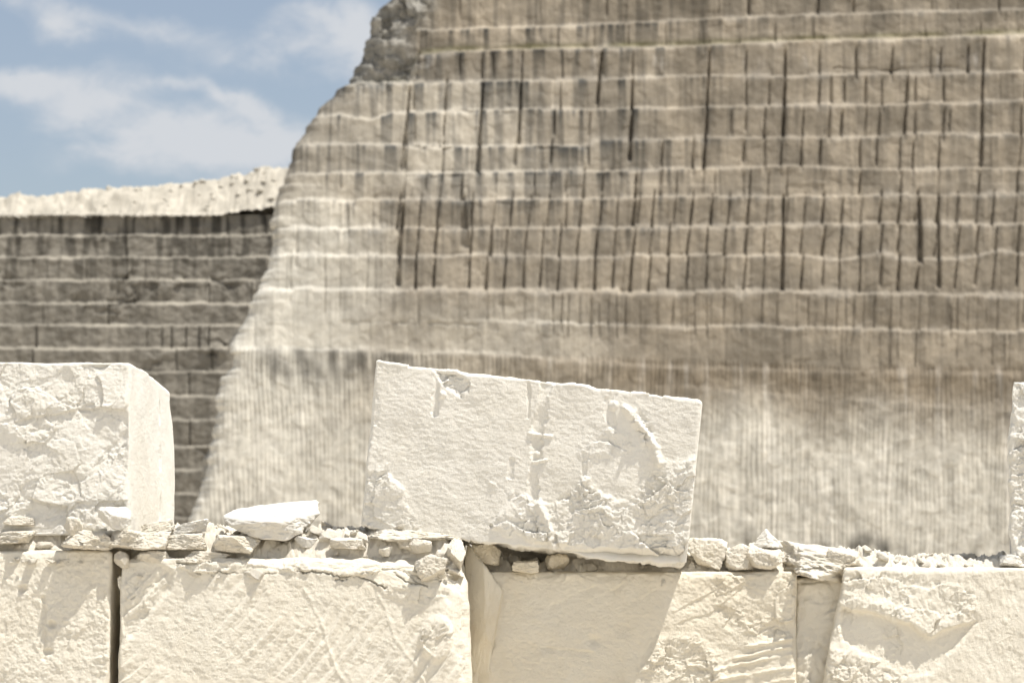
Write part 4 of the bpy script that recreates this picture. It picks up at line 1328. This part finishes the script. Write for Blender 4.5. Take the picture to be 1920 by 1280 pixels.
for px_, py_, rr_, lab in spots:
    t_ = rs.uniform(.08, .27) if py_ is None else .24
    x_ = PX(px_, YS); i_ = int(np.clip(np.searchsorted(xh, x_), 0, nxh - 1)); j_ = int(t_ * (nyh - 1))
    o = bpy.data.objects.new("boulder", BOULD[int(rs.integers(5))]); C.objects.link(o)
    s_ = rr_ * mS
    o.scale = (s_, s_, s_); o.location = (float(XH[j_, i_]), float(Yh[j_, i_]), float(ZH[j_, i_]) - s_ * .15)
    o.rotation_euler = (rs.uniform(-.5, .5), rs.uniform(-.5, .5), rs.uniform(0, 6))
    if lab: tag(o, lab, "boulder", "boulders on the spoil heap")
    else: tag(o, "pale boulder among many scattered along the bright spoil heap", "boulder", "boulders on the spoil heap")

# ------------------------------------------------------------------ quarry floor
nxg, nyg = 160, 160
gx = np.sign(np.linspace(-1, 1, nxg)) * np.abs(np.linspace(-1, 1, nxg)) ** 3 * 2500
gy = np.sign(np.linspace(-1, 1, nyg)) * np.abs(np.linspace(-1, 1, nyg)) ** 3 * 2500
GX, GY = np.meshgrid(gx, gy)
slope = ss(22, 60, GY)
GZ = 0.0 + slope * (0.35 + 0.75 * ss(6, -9, GX)) + 0.05 * fbm2(GX * .3, GY * .3, 1200, 3) * ss(10, 16, np.abs(GY))
GZ -= 0.02
ig = np.arange(nxg * nyg).reshape(nyg, nxg)
qg = np.stack([ig[:-1, :-1], ig[:-1, 1:], ig[1:, 1:], ig[1:, :-1]], -1).reshape(-1, 4)
M_GR = limestone("quarry_floor_dust", (.74, .69, .60), (.67, .61, .52), (.56, .49, .37), .4, .5, 3)
g = link("ground", mesh_from("ground", np.stack([GX, GY, GZ], -1).reshape(-1, 3), qg), M_GR)
g["kind"] = "structure"

# ------------------------------------------------------------------ light
S = Vector((0.33, -0.185, 0.92)).normalized()
sun = bpy.data.lights.new("sun", 'SUN'); sun.energy = 4.6; sun.angle = math.radians(0.5); sun.color = (1.0, .96, .90)
so = bpy.data.objects.new("sun", sun); so.rotation_euler = (-S).to_track_quat('-Z', 'Y').to_euler(); so.location = (5, -3, 14)
C.objects.link(so)

w = bpy.data.worlds.new("World"); bpy.context.scene.world = w; w.use_nodes = True
t = w.node_tree; N = t.nodes; L = t.links; N.clear()
wo = N.new("ShaderNodeOutputWorld"); bg = N.new("ShaderNodeBackground"); L.new(bg.outputs[0], wo.inputs[0])
bg.inputs["Strength"].default_value = 0.10
sky = N.new("ShaderNodeTexSky"); sky.sky_type = 'NISHITA'; sky.sun_disc = False
sky.sun_elevation = math.asin(S.z); sky.sun_rotation = math.atan2(S.x, S.y)
sky.dust_density = 2.0; sky.air_density = 1.0; sky.ozone_density = 1.0
tc = N.new("ShaderNodeTexCoord"); sx = N.new("ShaderNodeSeparateXYZ"); L.new(tc.outputs["Generated"], sx.inputs[0])


def M(op, a, b=None, c=None):
    n = N.new("ShaderNodeMath"); n.operation = op
    for i, v in enumerate((a, b, c)):
        if v is None: continue
        if isinstance(v, (int, float)): n.inputs[i].default_value = v
        else: L.new(v, n.inputs[i])
    return n.outputs[0]


az = M('ARCTAN2', sx.outputs[0], sx.outputs[1]); el = M('ARCSINE', sx.outputs[2])
cb = N.new("ShaderNodeCombineXYZ"); L.new(az, cb.inputs[0]); L.new(el, cb.inputs[1])


def wnoise(scale, detail, rough_, sxy=(1, 1), dist=0.0, off=0.0):
    mp = N.new("ShaderNodeMapping"); mp.inputs["Scale"].default_value = (sxy[0], sxy[1], 1); mp.inputs["Location"].default_value = (off, off * .7, 0)
    L.new(cb.outputs[0], mp.inputs[0])
    n = N.new("ShaderNodeTexNoise"); n.inputs["Scale"].default_value = scale; n.inputs["Detail"].default_value = detail
    n.inputs["Roughness"].default_value = rough_; n.inputs["Distortion"].default_value = dist
    L.new(mp.outputs[0], n.inputs["Vector"]); return n.outputs[0]


def sky_dir(px, py):
    u = (px - 960) / F; v = (640 - py) / F
    d = np.array([u, cp - v * sp, sp + v * cp]); d /= np.linalg.norm(d)
    return math.atan2(d[0], d[1]), math.asin(d[2])


warp = wnoise(26, 5, .6); warp2 = wnoise(26, 5, .6, off=7.3)
azw = M('MULTIPLY_ADD', M('SUBTRACT', warp, .5), .030, az); elw = M('MULTIPLY_ADD', M('SUBTRACT', warp2, .5), .022, el)
CLOUDS = [(60, 150, 150, 36, .12, .85), (170, 200, 120, 48, .35, .85), (250, 262, 150, 42, .3, .8), (400, 270, 170, 58, .05, .85), (520, 270, 110, 60, 0, .8), (425, 190, 75, 18, -.6, .7), (470, 205, 60, 30, -.3, .6), (125, 48, 70, 40, 0, .75), (310, 60, 190, 34, -.1, .5),
          (660, 80, 90, 75, .2, .8), (600, 20, 120, 40, .3, .5), (320, 165, 90, 16, .05, .5), (440, 110, 110, 30, .1, .4), (540, 100, 90, 40, .2, .45), (20, 10, 80, 20, 0, .4), (480, 350, 150, 30, 0, .35)]
mask = None
for (px_, py_, rx, ry, rot, a_) in CLOUDS:
    a0, e0 = sky_dir(px_, py_)
    dx = M('SUBTRACT', azw, a0); dy = M('SUBTRACT', elw, e0)
    c_, s_ = math.cos(-rot), math.sin(-rot)
    u_ = M('MULTIPLY', M('MULTIPLY_ADD', dx, c_, M('MULTIPLY', dy, -s_)), F / rx)
    v2 = M('MULTIPLY', M('MULTIPLY_ADD', dx, s_, M('MULTIPLY', dy, c_)), F / ry)
    r2 = M('MULTIPLY_ADD', u_, u_, M('MULTIPLY', v2, v2))
    g_ = M('MULTIPLY', M('EXPONENT', M('MULTIPLY', r2, -1.15)), a_)
    mask = g_ if mask is None else M('SUBTRACT', M('ADD', mask, g_), M('MULTIPLY', mask, g_))
det = wnoise(34, 7, .62, (1, 1.7), .4, 3.1)
mr = N.new("ShaderNodeMapRange"); mr.inputs["From Min"].default_value = .3; mr.inputs["From Max"].default_value = .7
mr.inputs["To Min"].default_value = .48; mr.inputs["To Max"].default_value = 1.35; L.new(det, mr.inputs["Value"])
mask = M('MULTIPLY', mask, mr.outputs[0])
gen = wnoise(5.5, 7, .6, (1, 2.2), .3, 1.7)
fm = N.new("ShaderNodeMapRange"); fm.interpolation_type = 'SMOOTHSTEP'; fm.inputs['From Min'].default_value = .12; fm.inputs['From Max'].default_value = .78
fm.inputs['To Max'].default_value = .95; L.new(mask, fm.inputs['Value']); mask = fm.outputs[0]
mr2 = N.new("ShaderNodeMapRange"); mr2.inputs["From Min"].default_value = .36; mr2.inputs["From Max"].default_value = .75
mr2.inputs["To Max"].default_value = .8; L.new(gen, mr2.inputs["Value"])
# scattered cloud added over the unseen rest of the sky to whiten the ambient light
far = M('MINIMUM', M('MAXIMUM', M('MULTIPLY', M('SUBTRACT', M('ABSOLUTE', az), .30), 5.0), 0.0), 1.0)
mask = M('MINIMUM', M('MAXIMUM', mask, M('MULTIPLY', mr2.outputs[0], far)), 1.0)
mx = N.new("ShaderNodeMix"); mx.data_type = 'RGBA'; mx.clamp_factor = True
# a clearer, paler blue than the raw atmosphere gives
hs = N.new("ShaderNodeHueSaturation"); hs.inputs["Saturation"].default_value = .74; hs.inputs["Value"].default_value = .90
L.new(sky.outputs[0], hs.inputs["Color"])
L.new(mask, mx.inputs[0]); L.new(hs.outputs[0], mx.inputs[6]); mx.inputs[7].default_value = (4.7, 4.87, 5.12, 1)
L.new(mx.outputs[2], bg.inputs["Color"])

sc_ = bpy.context.scene
sc_.view_settings.view_transform = 'Standard'; sc_.view_settings.look = 'None'
sc_.view_settings.gamma = 1.0; sc_.view_settings.exposure = 0.50
sc_.render.engine = 'CYCLES'
sc_.cycles.use_denoising = True

sc_.cycles.max_bounces = 10; sc_.cycles.diffuse_bounces = 8
